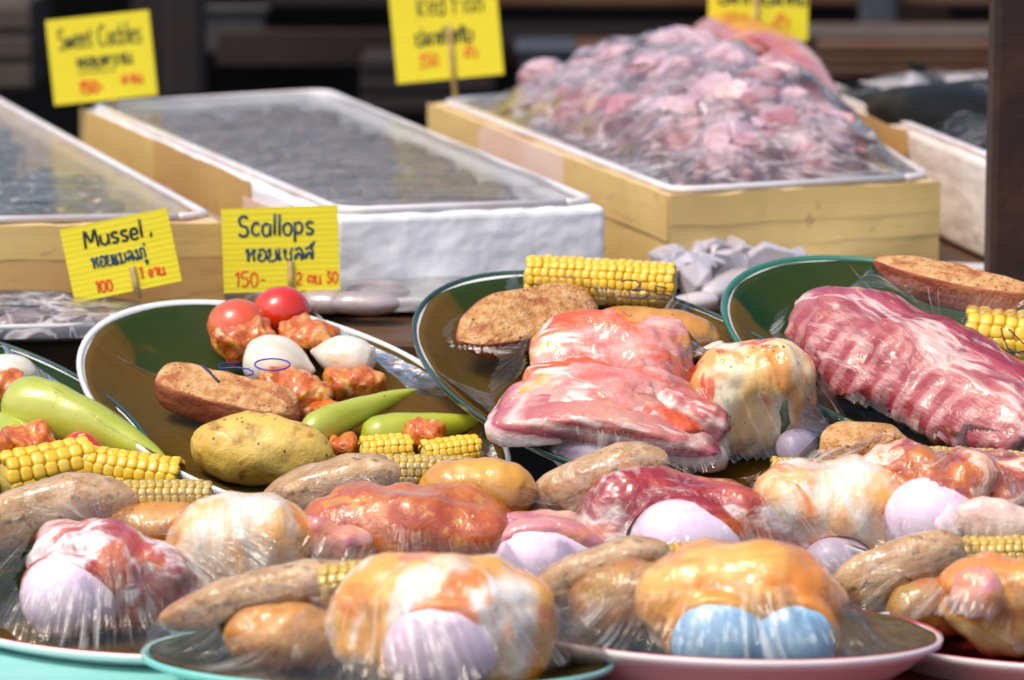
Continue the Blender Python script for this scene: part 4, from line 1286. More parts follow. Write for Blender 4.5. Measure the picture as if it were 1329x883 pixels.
def foam_box(q, z0, z1, wall, label, mat, fronttape, sidetape):
    """An open foam box: outer walls, wall top, inner walls and floor; tape strips are parts."""
    fl = q[0].copy()
    fl.z = z0
    e = empty('foam_box', fl)
    tag(e, label, 'foam box')
    ux = (q[1] - q[0]).normalized()
    uy = (q[3] - q[0]).normalized()
    Lx, Ly = (q[1] - q[0]).length, (q[3] - q[0]).length
    s, t = wall / Lx, wall / Ly
    inn = [bil(q, s, t), bil(q, 1 - s, t), bil(q, 1 - s, 1 - t), bil(q, s, 1 - t)]
    V = []
    for ring, z in ((q, z0), (q, z1), (inn, z1), (inn, z0 + .012)):
        V += [Vector((p.x, p.y, z)) - fl for p in ring]
    F = [(3, 2, 1, 0)]
    for r in range(3):
        for k in range(4):
            j = (k + 1) % 4
            F.append((r * 4 + k, r * 4 + j, (r + 1) * 4 + j, (r + 1) * 4 + k))
    F.append((12, 13, 14, 15))
    bo = bevel(link_mesh('body', V, F, M[mat], e, smooth=False), .005, 3)
    sb = bo.modifiers.new('grid', 'SUBSURF')
    sb.subdivision_type = 'SIMPLE'
    sb.levels = sb.render_levels = 5
    tx = bpy.data.textures.get('foam_dents') or bpy.data.textures.new('foam_dents', 'CLOUDS')
    tx.noise_scale = .022
    dm = bo.modifiers.new('dents', 'DISPLACE')
    dm.texture = tx
    dm.strength = .0035
    dm.mid_level = .62
    H = z1 - z0

    def strip(side, a0, a1, h0, h1, m, pr, seed):
        p0, p1, nrm = (q[0], q[1], Vector((ux.y, -ux.x, 0))) if side == 'front' else (q[3], q[0], Vector((-uy.y, uy.x, 0)))
        if side == 'side' and nrm.x > 0:
            nrm = -nrm
        if side == 'front' and nrm.y > 0:
            nrm = -nrm
        n = 26
        VV, FF = [], []
        for i in range(n + 1):
            a = a0 + (a1 - a0) * i / n
            b = p0.lerp(p1, a)
            wb = mnoise.noise(Vector((a * 7, seed, 0))) * .0022
            rag = mnoise.noise(Vector((a * 40, seed * 2, 1))) * .0016
            for hh, off in ((h0, .0), (h0, pr), (h1, pr), (h1, .0)):
                z = z0 + H * hh + wb + (rag if hh == h1 else 0)
                VV.append(Vector((b.x, b.y, min(z, z1 + .0005))) + nrm * (off + .0004 + .0006 * mnoise.noise(Vector((a * 12, seed, hh)))) - fl)
        for i in range(n):
            for k in range(3):
                FF.append((i * 4 + k, (i + 1) * 4 + k, (i + 1) * 4 + k + 1, i * 4 + k + 1))
        FF += [(0, 1, 2, 3), tuple(n * 4 + k for k in (3, 2, 1, 0))]
        link_mesh('tape_strip', VV, FF, M[m], e, smooth=False)
    for i, a in enumerate(fronttape):
        strip('front', *a, i + 1.3)
    for i, a in enumerate(sidetape):
        strip('side', *a, i + 7.7)
    return e, inn


def rim_lip(e, q, z, r, mat, inset, rad=.02):
    """Rounded plastic lip that runs round the film on a box."""
    n = 10
    pts = []
    Lx, Ly = (q[1] - q[0]).length, (q[3] - q[0]).length
    s0, t0 = inset / Lx, inset / Ly
    rs, rt = rad / Lx, rad / Ly
    for cx, cy, a0 in ((1 - s0 - rs, t0 + rt, -90), (1 - s0 - rs, 1 - t0 - rt, 0), (s0 + rs, 1 - t0 - rt, 90), (s0 + rs, t0 + rt, 180)):
        for k in range(n + 1):
            an = R(a0 + 90 * k / n)
            p = bil(q, cx + rs * math.cos(an), cy + rt * math.sin(an))
            pts.append(Vector((p.x, p.y, z)) - e.location)
    pts.append(pts[0].copy())
    V, F = tube_vf(pts, r, 8, .8)
    link_mesh('lip', V, F, M[mat], e)


def box_film(q, z, inset, hfun, label, mat, name='cling_film', nx=60, ny=80):
    Lx, Ly = (q[1] - q[0]).length, (q[3] - q[0]).length
    s0, t0 = inset / Lx, inset / Ly
    rs, rt = .02 / Lx, .02 / Ly
    o0 = q[0]
    V, F = [], []
    for i in range(nx + 1):
        for j in range(ny + 1):
            s, t = i / nx, j / ny
            # squash the square grid into the rounded outline
            cs, ct = s * 2 - 1, t * 2 - 1
            k = 1 - .035 * (abs(cs) ** 6) * (abs(ct) ** 6) * 1.6
            s, t = .5 + cs * .5 * k, .5 + ct * .5 * k
            p = bil(q, s0 + s * (1 - 2 * s0), t0 + t * (1 - 2 * t0))
            V.append(Vector((p.x, p.y, z + hfun(i / nx, j / ny))) - o0)
    for i in range(nx):
        for j in range(ny):
            a = i * (ny + 1) + j
            F.append((a, a + ny + 1, a + ny + 2, a + 1))
    o = link_mesh(name, V, F, M[mat])
    o.location = o0
    tag(o, label, 'cling film')
    return o


ZS = .050
# left box of mussels
zt = .112
q1 = quad_top((-330, 298), (290, 286), (-560, 120), (-20, 116), zt)
b1, in1 = foam_box(q1, ZS, zt, .022, 'tan taped foam box of dark mussels behind the mussel sign', 'foam_tan',
                   [(0, 1, .62, .98, 'tape_tan', .0015, ), (0, 1, .04, .66, 'tape_brown', .001)], [])
rim_lip(b1, q1, zt + .002, .0035, 'lip', .008)
# scallop box
q2 = quad_top((434, 280), (788, 267), (106, 140), (432, 120), zt)
b2, in2 = foam_box(q2, ZS, zt, .02, 'white fronted foam box of brown shells behind the scallops sign', 'foam',
                   [], [(.0, .34, .30, 1.0, 'tape_tan', .0016), (.28, .72, .42, .99, 'tape_brown', .0012), (.0, .85, .05, .48, 'tape_pink', .0008), (.70, .97, .30, .8, 'tape_pink', .0016)])
rim_lip(b2, q2, zt + .002, .0035, 'lip', .007)
# red fish box
z4 = .1135
q4 = quad_top((868, 254), (1219, 234), (557, 134), (1012, 104), z4)
b4, in4 = foam_box(q4, ZS - .001, z4, .022, 'yellow taped foam box heaped with ice and red fish', 'foam_tan',
                   [(0, 1, .66, 1.0, 'tape_tan', .0018), (0, 1, .40, .72, 'tape_tan', .0012), (0, 1, .0, .46, 'tape_tan', .0006)],
                   [(.0, .30, .45, 1.0, 'tape_tan', .0012), (.25, .66, .30, .99, 'tape_pink', .0016), (.62, 1, .5, 1.0, 'tape_tan', .0018), (.0, 1, .0, .52, 'tape_tan', .0006)])
rim_lip(b4, q4, z4 + .002, .0035, 'lip', .007)
# dark fish box
z5 = .122
q5 = quad_top((1290, 214), (1640, 200), (1040, 116), (1420, 96), z5)
b5, in5 = foam_box(q5, ZS - .001, z5, .02, 'stained pinkish foam box of black fish beside the rusty post', 'foam_dirty', [], [(.15, .6, .72, 1.0, 'tape_brown', .0012)])
rim_lip(b5, q5, z5 + .002, .0035, 'lip', .007)

rnd = random.Random(4)


def shell_mesh(name, mat, L, W, H, seed, prof='egg', **kw):
    V, F = loft(L, W, H, prof, nz=kw.pop('nz', .08), nf=60, seed=seed, nl=14, nr=12, **kw)
    o = link_mesh(name, V, F, M[mat])
    return o


def scatter(proto, q, n, z, zj, s0, s1, t0, t1, label, cat, group, smin=.8, smax=1.2, heap=None, keep=None):
    """Copies of a thing spread in a box (s across, t towards the back)."""
    for i in range(n):
        o = proto if i == 0 else proto.copy()
        if i:
            COL.objects.link(o)
        for _ in range(40):
            s, t = rnd.uniform(s0, s1), rnd.uniform(t0, t1)
            if keep is None or keep(s, t):
                break
        p = bil(q, s, t)
        zz = z + rnd.uniform(0, zj) + (heap(s, t) if heap else 0)
        sc_ = rnd.uniform(smin, smax)
        o.matrix_world = Matrix.Translation((p.x, p.y, zz)) @ Matrix.Rotation(rnd.uniform(0, 6.28), 4, 'Z') @ Matrix.Rotation(rnd.uniform(-.5, .5), 4, 'Y') @ Matrix.Rotation(rnd.uniform(-.6, .6), 4, 'X') @ Matrix.Scale(sc_, 4)
        tag(o, label, cat, group)


bed = lambda q, z, mat, nm, lab: None
mu = shell_mesh('mussel', 'mussel', .038, .019, .013, 1)
scatter(mu, in1, 170, zt - .020, .012, .40, .97, .03, .97, 'dark mussel shell under the clear film of the mussel box', 'mussel', 'mussels in the foam box')
scl = shell_mesh('scallop', 'scallop', .032, .026, .014, 2, 'ball')
scatter(scl, in2, 285, zt - .019, .010, .02, .98, .02, .98, 'brown shell lying under the hazy film of the white fronted box', 'scallop', 'shells in the white fronted box')
sp = shell_mesh('scallop', 'scallop', .034, .026, .014, 5, 'ball')
p = bil(in2, .80, .05)
sp.matrix_world = Matrix.Translation((p.x, p.y, zt - .010)) @ Matrix.Rotation(.3, 4, 'Z')
tag(sp, 'single brown shell pressed against the film near the front lip', 'scallop')

box_film(q1, zt + .003, .008, lambda s, t: .001 * math.sin(9 * s + 3 * t), 'clear cling film stretched flat over the dark mussels', 'film_mussel')
box_film(q2, zt + .003, .007, lambda s, t: .008 * (math.sin(math.pi * s) * math.sin(math.pi * t)) ** .5 + .0015 * mnoise.noise(Vector((s * 6, t * 9, 4))), 'hazy cling film stretched flat over the brown shells', 'film_flat')


def heap4(s, t):
    a = max(0, 1 - ((s - .60) / .52) ** 2) * max(0, 1 - ((t - .60) / .62) ** 2)
    return .054 * a ** 1.15 - .005


def ice_mesh(mat, seed, size, name='ice_chunk'):
    rr = random.Random(seed)
    import bmesh
    bm = bmesh.new()
    for _ in range(14):
        v = Vector((rr.gauss(0, 1), rr.gauss(0, 1), rr.gauss(0, 1))).normalized()
        bm.verts.new((v.x * size * rr.uniform(.8, 1.15), v.y * size * .75 * rr.uniform(.8, 1.1), v.z * size * .8 * rr.uniform(.8, 1.1)))
    r = bmesh.ops.convex_hull(bm, input=bm.verts)
    bmesh.ops.delete(bm, geom=[g for g in r['geom_interior'] if isinstance(g, bmesh.types.BMVert)], context='VERTS')
    bmesh.ops.bevel(bm, geom=bm.edges[:], offset=size * (.07 if mat == 'ice_grey' else .10), segments=2, affect='EDGES', clamp_overlap=True)
    me = bpy.data.meshes.new(name)
    bm.to_mesh(me)
    bm.free()
    me.polygons.foreach_set('use_smooth', [False] * len(me.polygons))
    me.materials.append(M[mat])
    o = bpy.data.objects.new(name, me)
    COL.objects.link(o)
    return o


for k, (mt, n) in enumerate((('ice', 60), ('ice', 50), ('ice_red', 60))):
    pr = ice_mesh(mt, 10 + k, .027)
    scatter(pr, in4, n, z4 - .010, .010, .08, .97, .03, .98, 'pinkish ice chunk in the heap over the red fish', 'ice', 'ice chunks heaped on the red fish box', .6, 1.5, heap4, lambda s, t: heap4(s, t) > .002 and (s < .86 - .10 * t or s > .98))
# a red fish back showing along the far side of the heap
pf, pg = bil(in4, .90, .10), bil(in4, .80, .97)
pf.z, pg.z = z4 + .012, z4 + .060
V, F = loft((pg - pf).length, .085, .050, 'fish', nz=.02, nf=20, nl=40, nr=28)
fo = link_mesh('red_fish', V, F, M['red_fish'])
fo.matrix_world = frame(pg, pf, Vector((0, 0, 1)), 20)
tag(fo, 'red fish back showing at the edge of the ice heap', 'fish')
Vf, Ff = [], []
for i in range(9):
    x = -.09 + i * .02
    Vf += [Vector((x, .001, .020)), Vector((x + .008, .001, .020 + .012 * math.sin(math.pi * (i + 1) / 10))), Vector((x, -.001, .020)), Vector((x + .008, -.001, .020 + .012 * math.sin(math.pi * (i + 1) / 10)))]
for i in range(8):
    a = i * 4
    Ff += [(a, a + 4, a + 5, a + 1), (a + 2, a + 3, a + 7, a + 6)]
link_mesh('dorsal_fin', Vf, Ff, M['red_fish'], fo)


def filmh4(s, t):
    e = min(1, 7 * s) * min(1, 7 * (1 - s)) * min(1, 9 * t) * min(1, 8 * (1 - t))
    n = mnoise.noise(Vector((s * 7, t * 10, 3))) * .010 + mnoise.ridged_multi_fractal(Vector((s * 9, t * 13, 1)), .8, 2.0, 3, .9, 2) * .004
    fish = (.020 + .042 * t) * math.exp(-((s - (.89 - .09 * t)) / .085) ** 2)
    return (max(0, heap4(s, t) + .010, fish) + n) * min(1, e)


box_film(q4, z4 + .003, .007, filmh4, 'crumpled cling film stretched over the pinkish ice heap', 'film_heap', nx=90, ny=120)
# black fish
V, F = loft(.34, .085, .06, 'fish', nz=.03, nf=16, nl=40, nr=24)
df = link_mesh('black_fish', V, F, M['dark_fish'])
tl_ = [Vector((.155, 0, .004)), Vector((.205, .035, .004)), Vector((.19, 0, .004)), Vector((.205, -.035, .004))]
tv = tl_ + [v - Vector((0, 0, .006)) for v in tl_]
link_mesh('tail', tv, [(0, 1, 2, 3), (7, 6, 5, 4), (0, 4, 5, 1), (1, 5, 6, 2), (2, 6, 7, 3), (3, 7, 4, 0)], M['dark_fish'], df)
tailo = [c for c in bpy.data.objects if c.parent == df][0]
for i, (s, t, rz, h, lab) in enumerate([(.10, .55, 108, .018, 'black fish nearest the tan stained wall of its box'), (.35, .52, 112, .022, 'black fish between two others in the stained box'), (.60, .50, 108, .020, 'black fish farthest toward the rusty post')]):
    o = df if i == 0 else df.copy()
    if i:
        COL.objects.link(o)
        c = tailo.copy()
        COL.objects.link(c)
        c.parent = o
    p = bil(in5, s, t)
    o.matrix_world = Matrix.Translation((p.x, p.y, z5 - .012 + h * .5)) @ Matrix.Rotation(R(rz), 4, 'Z') @ Matrix.Rotation(R(20 * i), 4, 'X') @ Matrix.Scale(1.1, 4)
    tag(o, lab, 'fish', 'black fish in the stained box')
pr = ice_mesh('ice_grey', 31, .02)
scatter(pr, in5, 5, z5 - .004, .010, .15, .7, .7, .98, 'grey ice chunk on the black fish', 'ice', 'ice chunks on the black fish', .7, 1.2)
box_film(q5, z5 + .003, .007, lambda s, t: (.024 * math.sin(math.pi * min(1, s * 1.4)) ** .6 * math.sin(math.pi * t) ** .5 + mnoise.noise(Vector((s * 8, t * 12, 5))) * .008) * min(1, 8 * t) * min(1, 8 * (1 - t)) * min(1, 8 * s), 'wrinkled cling film over the black fish', 'film_dark')

# ------------------------------------------------------------------ trays, ice and squid between plates and boxes
def flat_tray(label, c, rx, ry, yaw, h, mat, name='white_tray', depth=.010):
    NS = 64
    prof = [(0, 0.002), (.80, 0.002), (.9, h * .5), (.97, h), (1.0, h + .001), (1.0, h - .002), (.9, h * .3), (.78, -.0), (0, 0)]
    V, F = [], []
    for r, z in prof:
        for k in range(NS):
            an = 2 * math.pi * k / NS
            ex = .7
            V.append(Vector((rx * r * math.copysign(abs(math.cos(an)) ** ex, math.cos(an)), ry * r * math.copysign(abs(math.sin(an)) ** ex, math.sin(an)), z)))
    for i in range(len(prof) - 1):
        for k in range(NS):
            j = (k + 1) % NS
            F.append((i * NS + k, i * NS + j, (i + 1) * NS + j, (i + 1) * NS + k))
    o = link_mesh(name, V, F, M[mat])
    o.matrix_world = Matrix.Translation(c) @ Matrix.Rotation(R(yaw), 4, 'Z')
    tag(o, label, 'tray')
    return o


def flat_sheet(label, c, rx, ry, yaw, z, amp, mat, seed, freq=(18, 60)):
    V, F = [], []
    nx, ny = 50, 36
    for i in range(nx + 1):
        for j in range(ny + 1):
            x, y = (i / nx - .5) * 2, (j / ny - .5) * 2
            k = 1 / max(1, (abs(x) ** 4 + abs(y) ** 4) ** .25)
            X, Y = x * rx * k, y * ry * k
            d = max(abs(x), abs(y))
            V.append(Vector((X, Y, z * (1 - d ** 6) + .004 * (d ** 6) + amp * (1 - d ** 8) * mnoise.noise(Vector((X * freq[0], Y * freq[1], seed))))))
    for i in range(nx):
        for j in range(ny):
            a = i * (ny + 1) + j
            F.append((a, a + ny + 1, a + ny + 2, a + 1))
    o = link_mesh('cling_film', V, F, M[mat])
    o.matrix_world = Matrix.Translation(c) @ Matrix.Rotation(R(yaw), 4, 'Z')
    tag(o, label, 'cling film')
    return o


cT = UZ(40, 432, ZS + .002)
flat_tray('white tray under glossy film below the mussel sign', cT, .085, .045, 6, .012, 'tray_white')
for i in range(5):
    V, F = loft(.05, .022, .012, 'potato', nz=.08, nl=16, nr=12, seed=i)
    o = link_mesh('squid', V, F, M['squid_grey'])
    o.matrix_world = Matrix.Translation(cT + Vector((-.06 + .028 * i, -.008 + .016 * (i % 2), .010))) @ Matrix.Rotation(R(15 + 23 * i), 4, 'Z')
    tag(o, 'grey squid on the tray below the mussel sign', 'squid', 'squid on the tray below the mussel sign')
flat_sheet('glossy black and silver cling film over the tray below the mussel sign', cT, .088, .048, 6, .020, .010, 'film_heap', 2.2, (9, 40))

cS = UZ(478, 398, ZS + .001)
flat_tray('flat white tray of squid in front of the white foam box', cS, .075, .034, 0, .010, 'tray_white')
for i, (px, py, L, W, lab) in enumerate([(490, 380, .045, .026, 'pinkish grey squid beside the white foam box front'), (470, 394, .05, .024, 'squid lying lower on the tray before the scallops sign'), (420, 392, .04, .022, 'squid hidden partly behind the deep red tomato'), (390, 386, .03, .018, 'small squid end under the scallops sign')]):
    V, F = loft(L, W, .016, 'potato', nz=.06, nl=18, nr=14, seed=i + 9)
    o = link_mesh('squid', V, F, M['squid_grey'])
    o.matrix_world = Matrix.Translation(UZ(px, py, ZS + .012)) @ Matrix.Rotation(R(8 - 14 * i), 4, 'Z')
    tag(o, lab, 'squid')
flat_sheet('streaky clear film over the squid tray before the white foam box', cS + Vector((0, -.004, 0)), .085, .042, -4, .017, .0035, 'film_mussel', 5.1, (8, 90))

cI = UZ(1010, 372, ZS + .001)
flat_tray('long white tray of ice in front of the yellow taped box', cI + Vector((.045, .004, 0)), .135, .05, 3, .008, 'tray_white')
pr = ice_mesh('ice_grey', 55, .016)
rnd = random.Random(12)
spots = [(870, 338), (888, 345), (905, 335), (922, 330), (935, 333), (950, 330), (968, 335), (985, 335), (915, 348), (898, 352), (930, 345), (880, 355), (1030, 338), (860, 345), (945, 342), (1000, 340), (865, 358), (905, 362)]
for i, (x, y) in enumerate(spots):
    o = pr if i == 0 else pr.copy()
    if i:
        COL.objects.link(o)
    o.matrix_world = Matrix.Translation(UZ(x, y + 2, ZS + .020)) @ Matrix.Rotation(rnd.uniform(0, 6), 4, 'Z') @ Matrix.Rotation(rnd.uniform(-.6, .6), 4, 'X') @ Matrix.Scale(rnd.uniform(.8, 1.25), 4)
    tag(o, 'greyish ice cube piled behind the corn priced 35', 'ice', 'ice cubes between the two back plates')
for i, (a, b, W, H, lab) in enumerate([((905, 392), (985, 350), 46, 34, 'plump white squid lying between the two back plates'), ((870, 398), (930, 388), 40, 26, 'smaller white squid below the plump one'), ((1170, 358), (1295, 350), 36, 24, 'white squid body beside the rusty post'), ((1040, 350), (1130, 344), 26, 18, 'thin white squid behind the rib rack')]):
    p, q = UZ(*a, ZS + .014), UZ(*b, ZS + .016)
    dpt = (q - p)
    V, F = loft(min(dpt.length, .1), W * .0005, H * .0005, 'potato', nz=.05, nl=22, nr=16, seed=i + 3)
    o = link_mesh('squid', V, F, M['squid'])
    o.matrix_world = frame(p, q, Vector((0, 0, 1)))
    tag(o, lab, 'squid')

# ------------------------------------------------------------------ handwritten signs
def arc(cx, cy, rx, ry, a0, a1, n=9):
    return [(cx + rx * math.cos(R(a0 + (a1 - a0) * k / n)), cy + ry * math.sin(R(a0 + (a1 - a0) * k / n))) for k in range(n + 1)]


LOOP = lambda x, y, r=.07: arc(x, y, r, r, 0, 360, 8)
G = {  # handwriting strokes, unit height, (width, strokes)
    'M': (.95, [[(0, 0), (.12, 1), (.42, .3), (.72, 1), (.85, 0)]]),
    'u': (.62, [[(.02, .6), (.06, .12), (.25, 0), (.45, .15), (.5, .6), (.52, 0)]]),
    's': (.56, [[(.45, .55), (.25, .62), (.06, .5), (.2, .33), (.44, .2), (.3, .02), (.02, .06)]]),
    'e': (.58, [[(.05, .32), (.46, .36), (.4, .58), (.2, .62), (.04, .4), (.08, .1), (.3, 0), (.48, .1)]]),
    'l': (.24, [[(.1, 1.05), (.08, 0)]]),
    'S': (.70, [[(.55, .88), (.35, 1), (.08, .85), (.15, .58), (.5, .42), (.56, .15), (.3, 0), (.02, .12)]]),
    'c': (.54, [[(.45, .52), (.25, .62), (.05, .4), (.08, .1), (.28, 0), (.46, .1)]]),
    'a': (.60, [arc(.25, .3, .22, .3, 60, 380), [(.48, .6), (.5, 0)]]),
    'o': (.58, [arc(.26, .3, .23, .3, 90, 450)]),
    'p': (.60, [[(.06, .6), (.05, -.4)], arc(.26, .3, .22, .28, 160, -170)]),
    'R': (.75, [[(.06, 0), (.1, 1)], [(.1, 1), (.5, .95), (.52, .62), (.1, .5), (.58, 0)]]),
    'd': (.62, [arc(.24, .3, .22, .3, 50, 330), [(.48, 1), (.48, 0)]]),
    'F': (.66, [[(.08, 0), (.1, 1), (.58, 1)], [(.09, .55), (.46, .56)]]),
    'i': (.24, [[(.1, .6), (.1, 0)], [(.1, .8), (.11, .86)]]),
    'h': (.60, [[(.06, 1), (.06, 0)], [(.06, .4), (.25, .6), (.45, .5), (.47, 0)]]),
    'w': (.78, [[(.02, .6), (.16, 0), (.34, .5), (.5, 0), (.68, .6)]]),
    't': (.46, [[(.2, .9), (.2, .1), (.36, 0)], [(.02, .62), (.4, .62)]]),
    'C': (.78, [[(.66, .85), (.4, 1), (.1, .75), (.06, .3), (.3, 0), (.66, .14)]]),
    'k': (.56, [[(.06, 1), (.06, 0)], [(.42, .6), (.08, .28), (.46, 0)]]),
    '0': (.62, [arc(.28, .45, .24, .45, 90, 450, 12)]),
    '1': (.40, [[(.05, .75), (.2, .95), (.2, 0)]]),
    '2': (.60, [[(.05, .75), (.25, .95), (.48, .72), (.05, 0), (.52, 0)]]),
    '3': (.60, [[(.05, .9), (.45, .9), (.2, .55), (.48, .35), (.3, 0), (.03, .08)]]),
    '5': (.60, [[(.5, .95), (.12, .95), (.1, .55), (.42, .55), (.48, .2), (.25, 0), (.03, .08)]]),
    '-': (.45, [[(.05, .42), (.38, .44)]]),
    ',': (.25, [[(.12, .25), (.05, -.1)]]),
    ' ': (.40, []),
    'ห': (.74, [LOOP(.08, .58), [(.15, .6), (.15, 0), (.2, .3), (.45, .5)], LOOP(.54, .57), [(.5, .5), (.58, 0)]]),
    'อ': (.66, [LOOP(.14, .33), [(.07, .33), (.06, .1), (.3, 0), (.52, .1), (.54, .5), (.3, .66), (.06, .55)]]),
    'ย': (.66, [LOOP(.1, .58), [(.08, .5), (.2, .35), (.06, .25), (.08, .03), (.3, 0), (.52, .05), (.54, .66)]]),
    'แ': (.62, [LOOP(.1, .07), [(.05, .1), (.06, .66)], LOOP(.38, .07), [(.33, .1), (.34, .66)]]),
    'เ': (.34, [LOOP(.1, .07), [(.05, .1), (.06, .66)]]),
    'ม': (.74, [LOOP(.08, .58), [(.14, .58), (.14, .1)], LOOP(.12, .08), [(.18, .05), (.55, .1), (.58, .66)]]),
    'ล': (.66, [LOOP(.14, .2), [(.06, .2), (.1, 0)], [(.2, .22), (.32, .4), (.46, .25), (.54, 0), (.56, .5), (.32, .66), (.06, .54)]]),
    'ง': (.56, [LOOP(.3, .56), [(.38, .55), (.4, .1), (.28, 0), (.04, .25)]]),
    'ภ': (.68, [LOOP(.06, .06), [(.12, .05), (.14, .4), (.06, .48), (.25, .66), (.52, .55), (.54, 0)]]),
    'ู': (0, [[(-.2, -.12), (-.24, -.3), (-.12, -.38), (-.08, -.12), (-.08, -.4)]]),
    '่': (0, [[(-.12, .95), (-.12, .78)]]),
    'ช': (.68, [LOOP(.1, .54), [(.16, .5), (.1, .3), (.2, .1), (.24, .05), (.5, .05), (.5, .5), (.62, .72)]]),
    '์': (0, [LOOP(-.2, .82, .06), [(-.14, .86), (-.02, 1.05)]]),
    'ว': (.54, [LOOP(.32, .08), [(.4, .1), (.42, .5), (.22, .66), (.03, .55)]]),
    'า': (.46, [[(.03, .55), (.2, .66), (.34, .52), (.34, 0)]]),
    'น': (.72, [LOOP(.08, .58), [(.15, .58), (.15, .03), (.5, .1), (.56, .66)], LOOP(.6, .08)]),
    'ป': (.66, [LOOP(.08, .58), [(.14, .58), (.14, .02), (.5, .02), (.52, .95)]]),
    'ท': (.70, [LOOP(.08, .58), [(.15, .58), (.15, 0), (.2, .35), (.44, .66), (.54, .55), (.55, 0)]]),
    'ั': (0, [LOOP(-.3, .82, .05), [(-.25, .8), (-.1, .84), (0, 1.02)]]),
    'บ': (.66, [LOOP(.08, .58), [(.14, .58), (.14, .02), (.5, .02), (.52, .66)]]),
    'ิ': (0, [[(-.45, .8), (-.25, .96), (-.02, .82), (-.45, .8)]]),
    'จ': (.58, [LOOP(.14, .28), [(.22, .28), (.28, 0), (.44, .3), (.36, .6), (.06, .56)]]),
    'ต': (.68, [LOOP(.2, .22), [(.1, .3), (.06, .1)], [(.06, .1), (.08, .55), (.28, .66), (.3, .58), (.36, .66), (.54, .55), (.56, 0)]]),
    'ก': (.64, [[(.08, 0), (.1, .36), (.04, .44), (.26, .66), (.5, .55), (.52, 0)]]),
}


def write(parent, text, x, y, h, rad, mat, slant=.0, spacing=1.0, seed=0, wscale=1.0, name='writing', z=.0012, rise=0):
    """Thin strokes of ink lying on the card's face (card units in metres, x right, y up)."""
    rr = random.Random(seed + len(text))
    parts = []
    cx = x
    for chs in text:
        wd, strokes = G[chs]
        jy = rr.uniform(-.03, .03) * h
        for st in strokes:
            if len(st) < 2:
                continue
            # smooth the polyline
            a = np.array(st, float)
            if len(a) > 2:
                d = np.r_[0, np.cumsum(np.hypot(*(np.diff(a, axis=0).T)))]
                t = np.linspace(0, d[-1], len(a) * 4)
                b = np.stack([interp(list(zip(d, a[:, 0])), t), interp(list(zip(d, a[:, 1])), t)], 1) if np.all(np.diff(d) > 0) else a
                a = b
            pts = [Vector((cx + (p[0] * wscale + slant * p[1]) * h, y + jy + p[1] * h + rise * (cx - x), z)) for p in a]
            parts.append(tube_vf(pts, rad, 5, .35))
        cx += wd * h * spacing * wscale + (0 if wd == 0 else .02 * h)
    if parts:
        V, F = merge(parts)
        link_mesh(name, V, F, M[mat], parent)
    return cx


def sign(label, TL, TR, BL, y, stick, lines):
    a, b, c = U(*TL, y), U(*TR, y), U(*BL, y)
    ux = (b - a)
    uy = (a - c)
    Wd, Ht = ux.length, uy.length
    X = ux.normalized()
    Y = (uy - X * uy.dot(X)).normalized()
    Z = X.cross(Y)
    m = Matrix((X, Y, Z)).transposed().to_4x4()
    ctr = (b + c) / 2
    m.translation = ctr
    # tip the card back a little so it faces the sky as leaning cards do
    m = m @ Matrix.Rotation(R(-7), 4, 'X')
    e = empty('price_sign', mat=m)
    tag(e, label, 'sign')
    # corrugated card with slightly bowed face
    nx = 20
    V, F = [], []
    for i in range(nx + 1):
        u = i / nx - .5
        bow = .0015 * (1 - 4 * u * u)
        for zz in (.001, -.0015):
            for vv in (-.5, .5):
                V.append(Vector((u * Wd, vv * Ht, zz + bow * 0)))
    for i in range(nx):
        k = i * 4
        F += [(k, k + 4, k + 5, k + 1), (k + 2, k + 3, k + 7, k + 6), (k + 1, k + 5, k + 7, k + 3), (k, k + 2, k + 6, k + 4)]
    F += [(0, 1, 3, 2), (nx * 4, nx * 4 + 2, nx * 4 + 3, nx * 4 + 1)]
    link_mesh('card', V, F, M['sign'], e, smooth=False)
    if stick:
        sx, s0, s1, front = stick
        pts = [Vector((sx * Wd, s * Ht, (.0022 if front else -.004))) for s in (s0, s1)]
        V, F = tube_vf(pts, .0022, 8)
        link_mesh('bamboo_stick', V, F, M['bamboo'], e)
    for i, (txt, x, yy, h, rad, ink_, wsc, sl_) in enumerate(lines):
        write(e, txt, x * Wd, yy * Ht, h * Ht, rad, ink_, sl_, 1.06, i, wsc)
    return e


sign('yellow card handwritten Mussel with Thai words and red price', (77, 299), (216, 270), (98, 393), .285, (.08, -.62, -.18, True), [
    ('Mussel', -.30, .18, .23, .0010, 'ink_black', .92, .02), (',', .30, .17, .2, .0008, 'ink_black', 1, 0),
    ('หอยแมลงภู่', -.27, -.10, .21, .0008, 'ink_navy', .60, .02), ('100', -.28, -.43, .16, .0008, 'ink_red', .8, 0), ('1 จาน', .14, -.36, .16, .0008, 'ink_red', .75, 0)])
sign('yellow card handwritten Scallops before the white foam box', (286, 272), (437, 267), (292, 380), .33, (.08, -.62, -.14, True), [
    ('Scallops', -.36, .17, .24, .0010, 'ink_navy', .86, .02),
    ('หอยเชลล์', -.30, -.13, .21, .0009, 'ink_navy', .80, .04), ('150-', -.40, -.43, .18, .0007, 'ink_red', .9, 0), ('2 ตน 30', .13, -.42, .15, .0007, 'ink_red', .75, 0)])
yc = q2[3].y
sign('yellow card handwritten Sweet Cockles at the far end of the foam boxes', (53, 28), (187, 14), (77, 136), yc - .02, (.06, -.9, -.1, False), [
    ('Sweet Cockles', -.40, .14, .24, .0009, 'ink_black', .50, .02),
    ('หอยหวาน', -.24, -.10, .17, .0011, 'ink_black', .78, .03), ('---------', -.24, -.20, .1, .0008, 'ink_black', 1.0, 0), ('150-', -.24, -.40, .15, .0013, 'ink_red', .85, 0), ('จาน', .17, -.33, .14, .0013, 'ink_red', .95, 0)])
y4 = q4[3].y
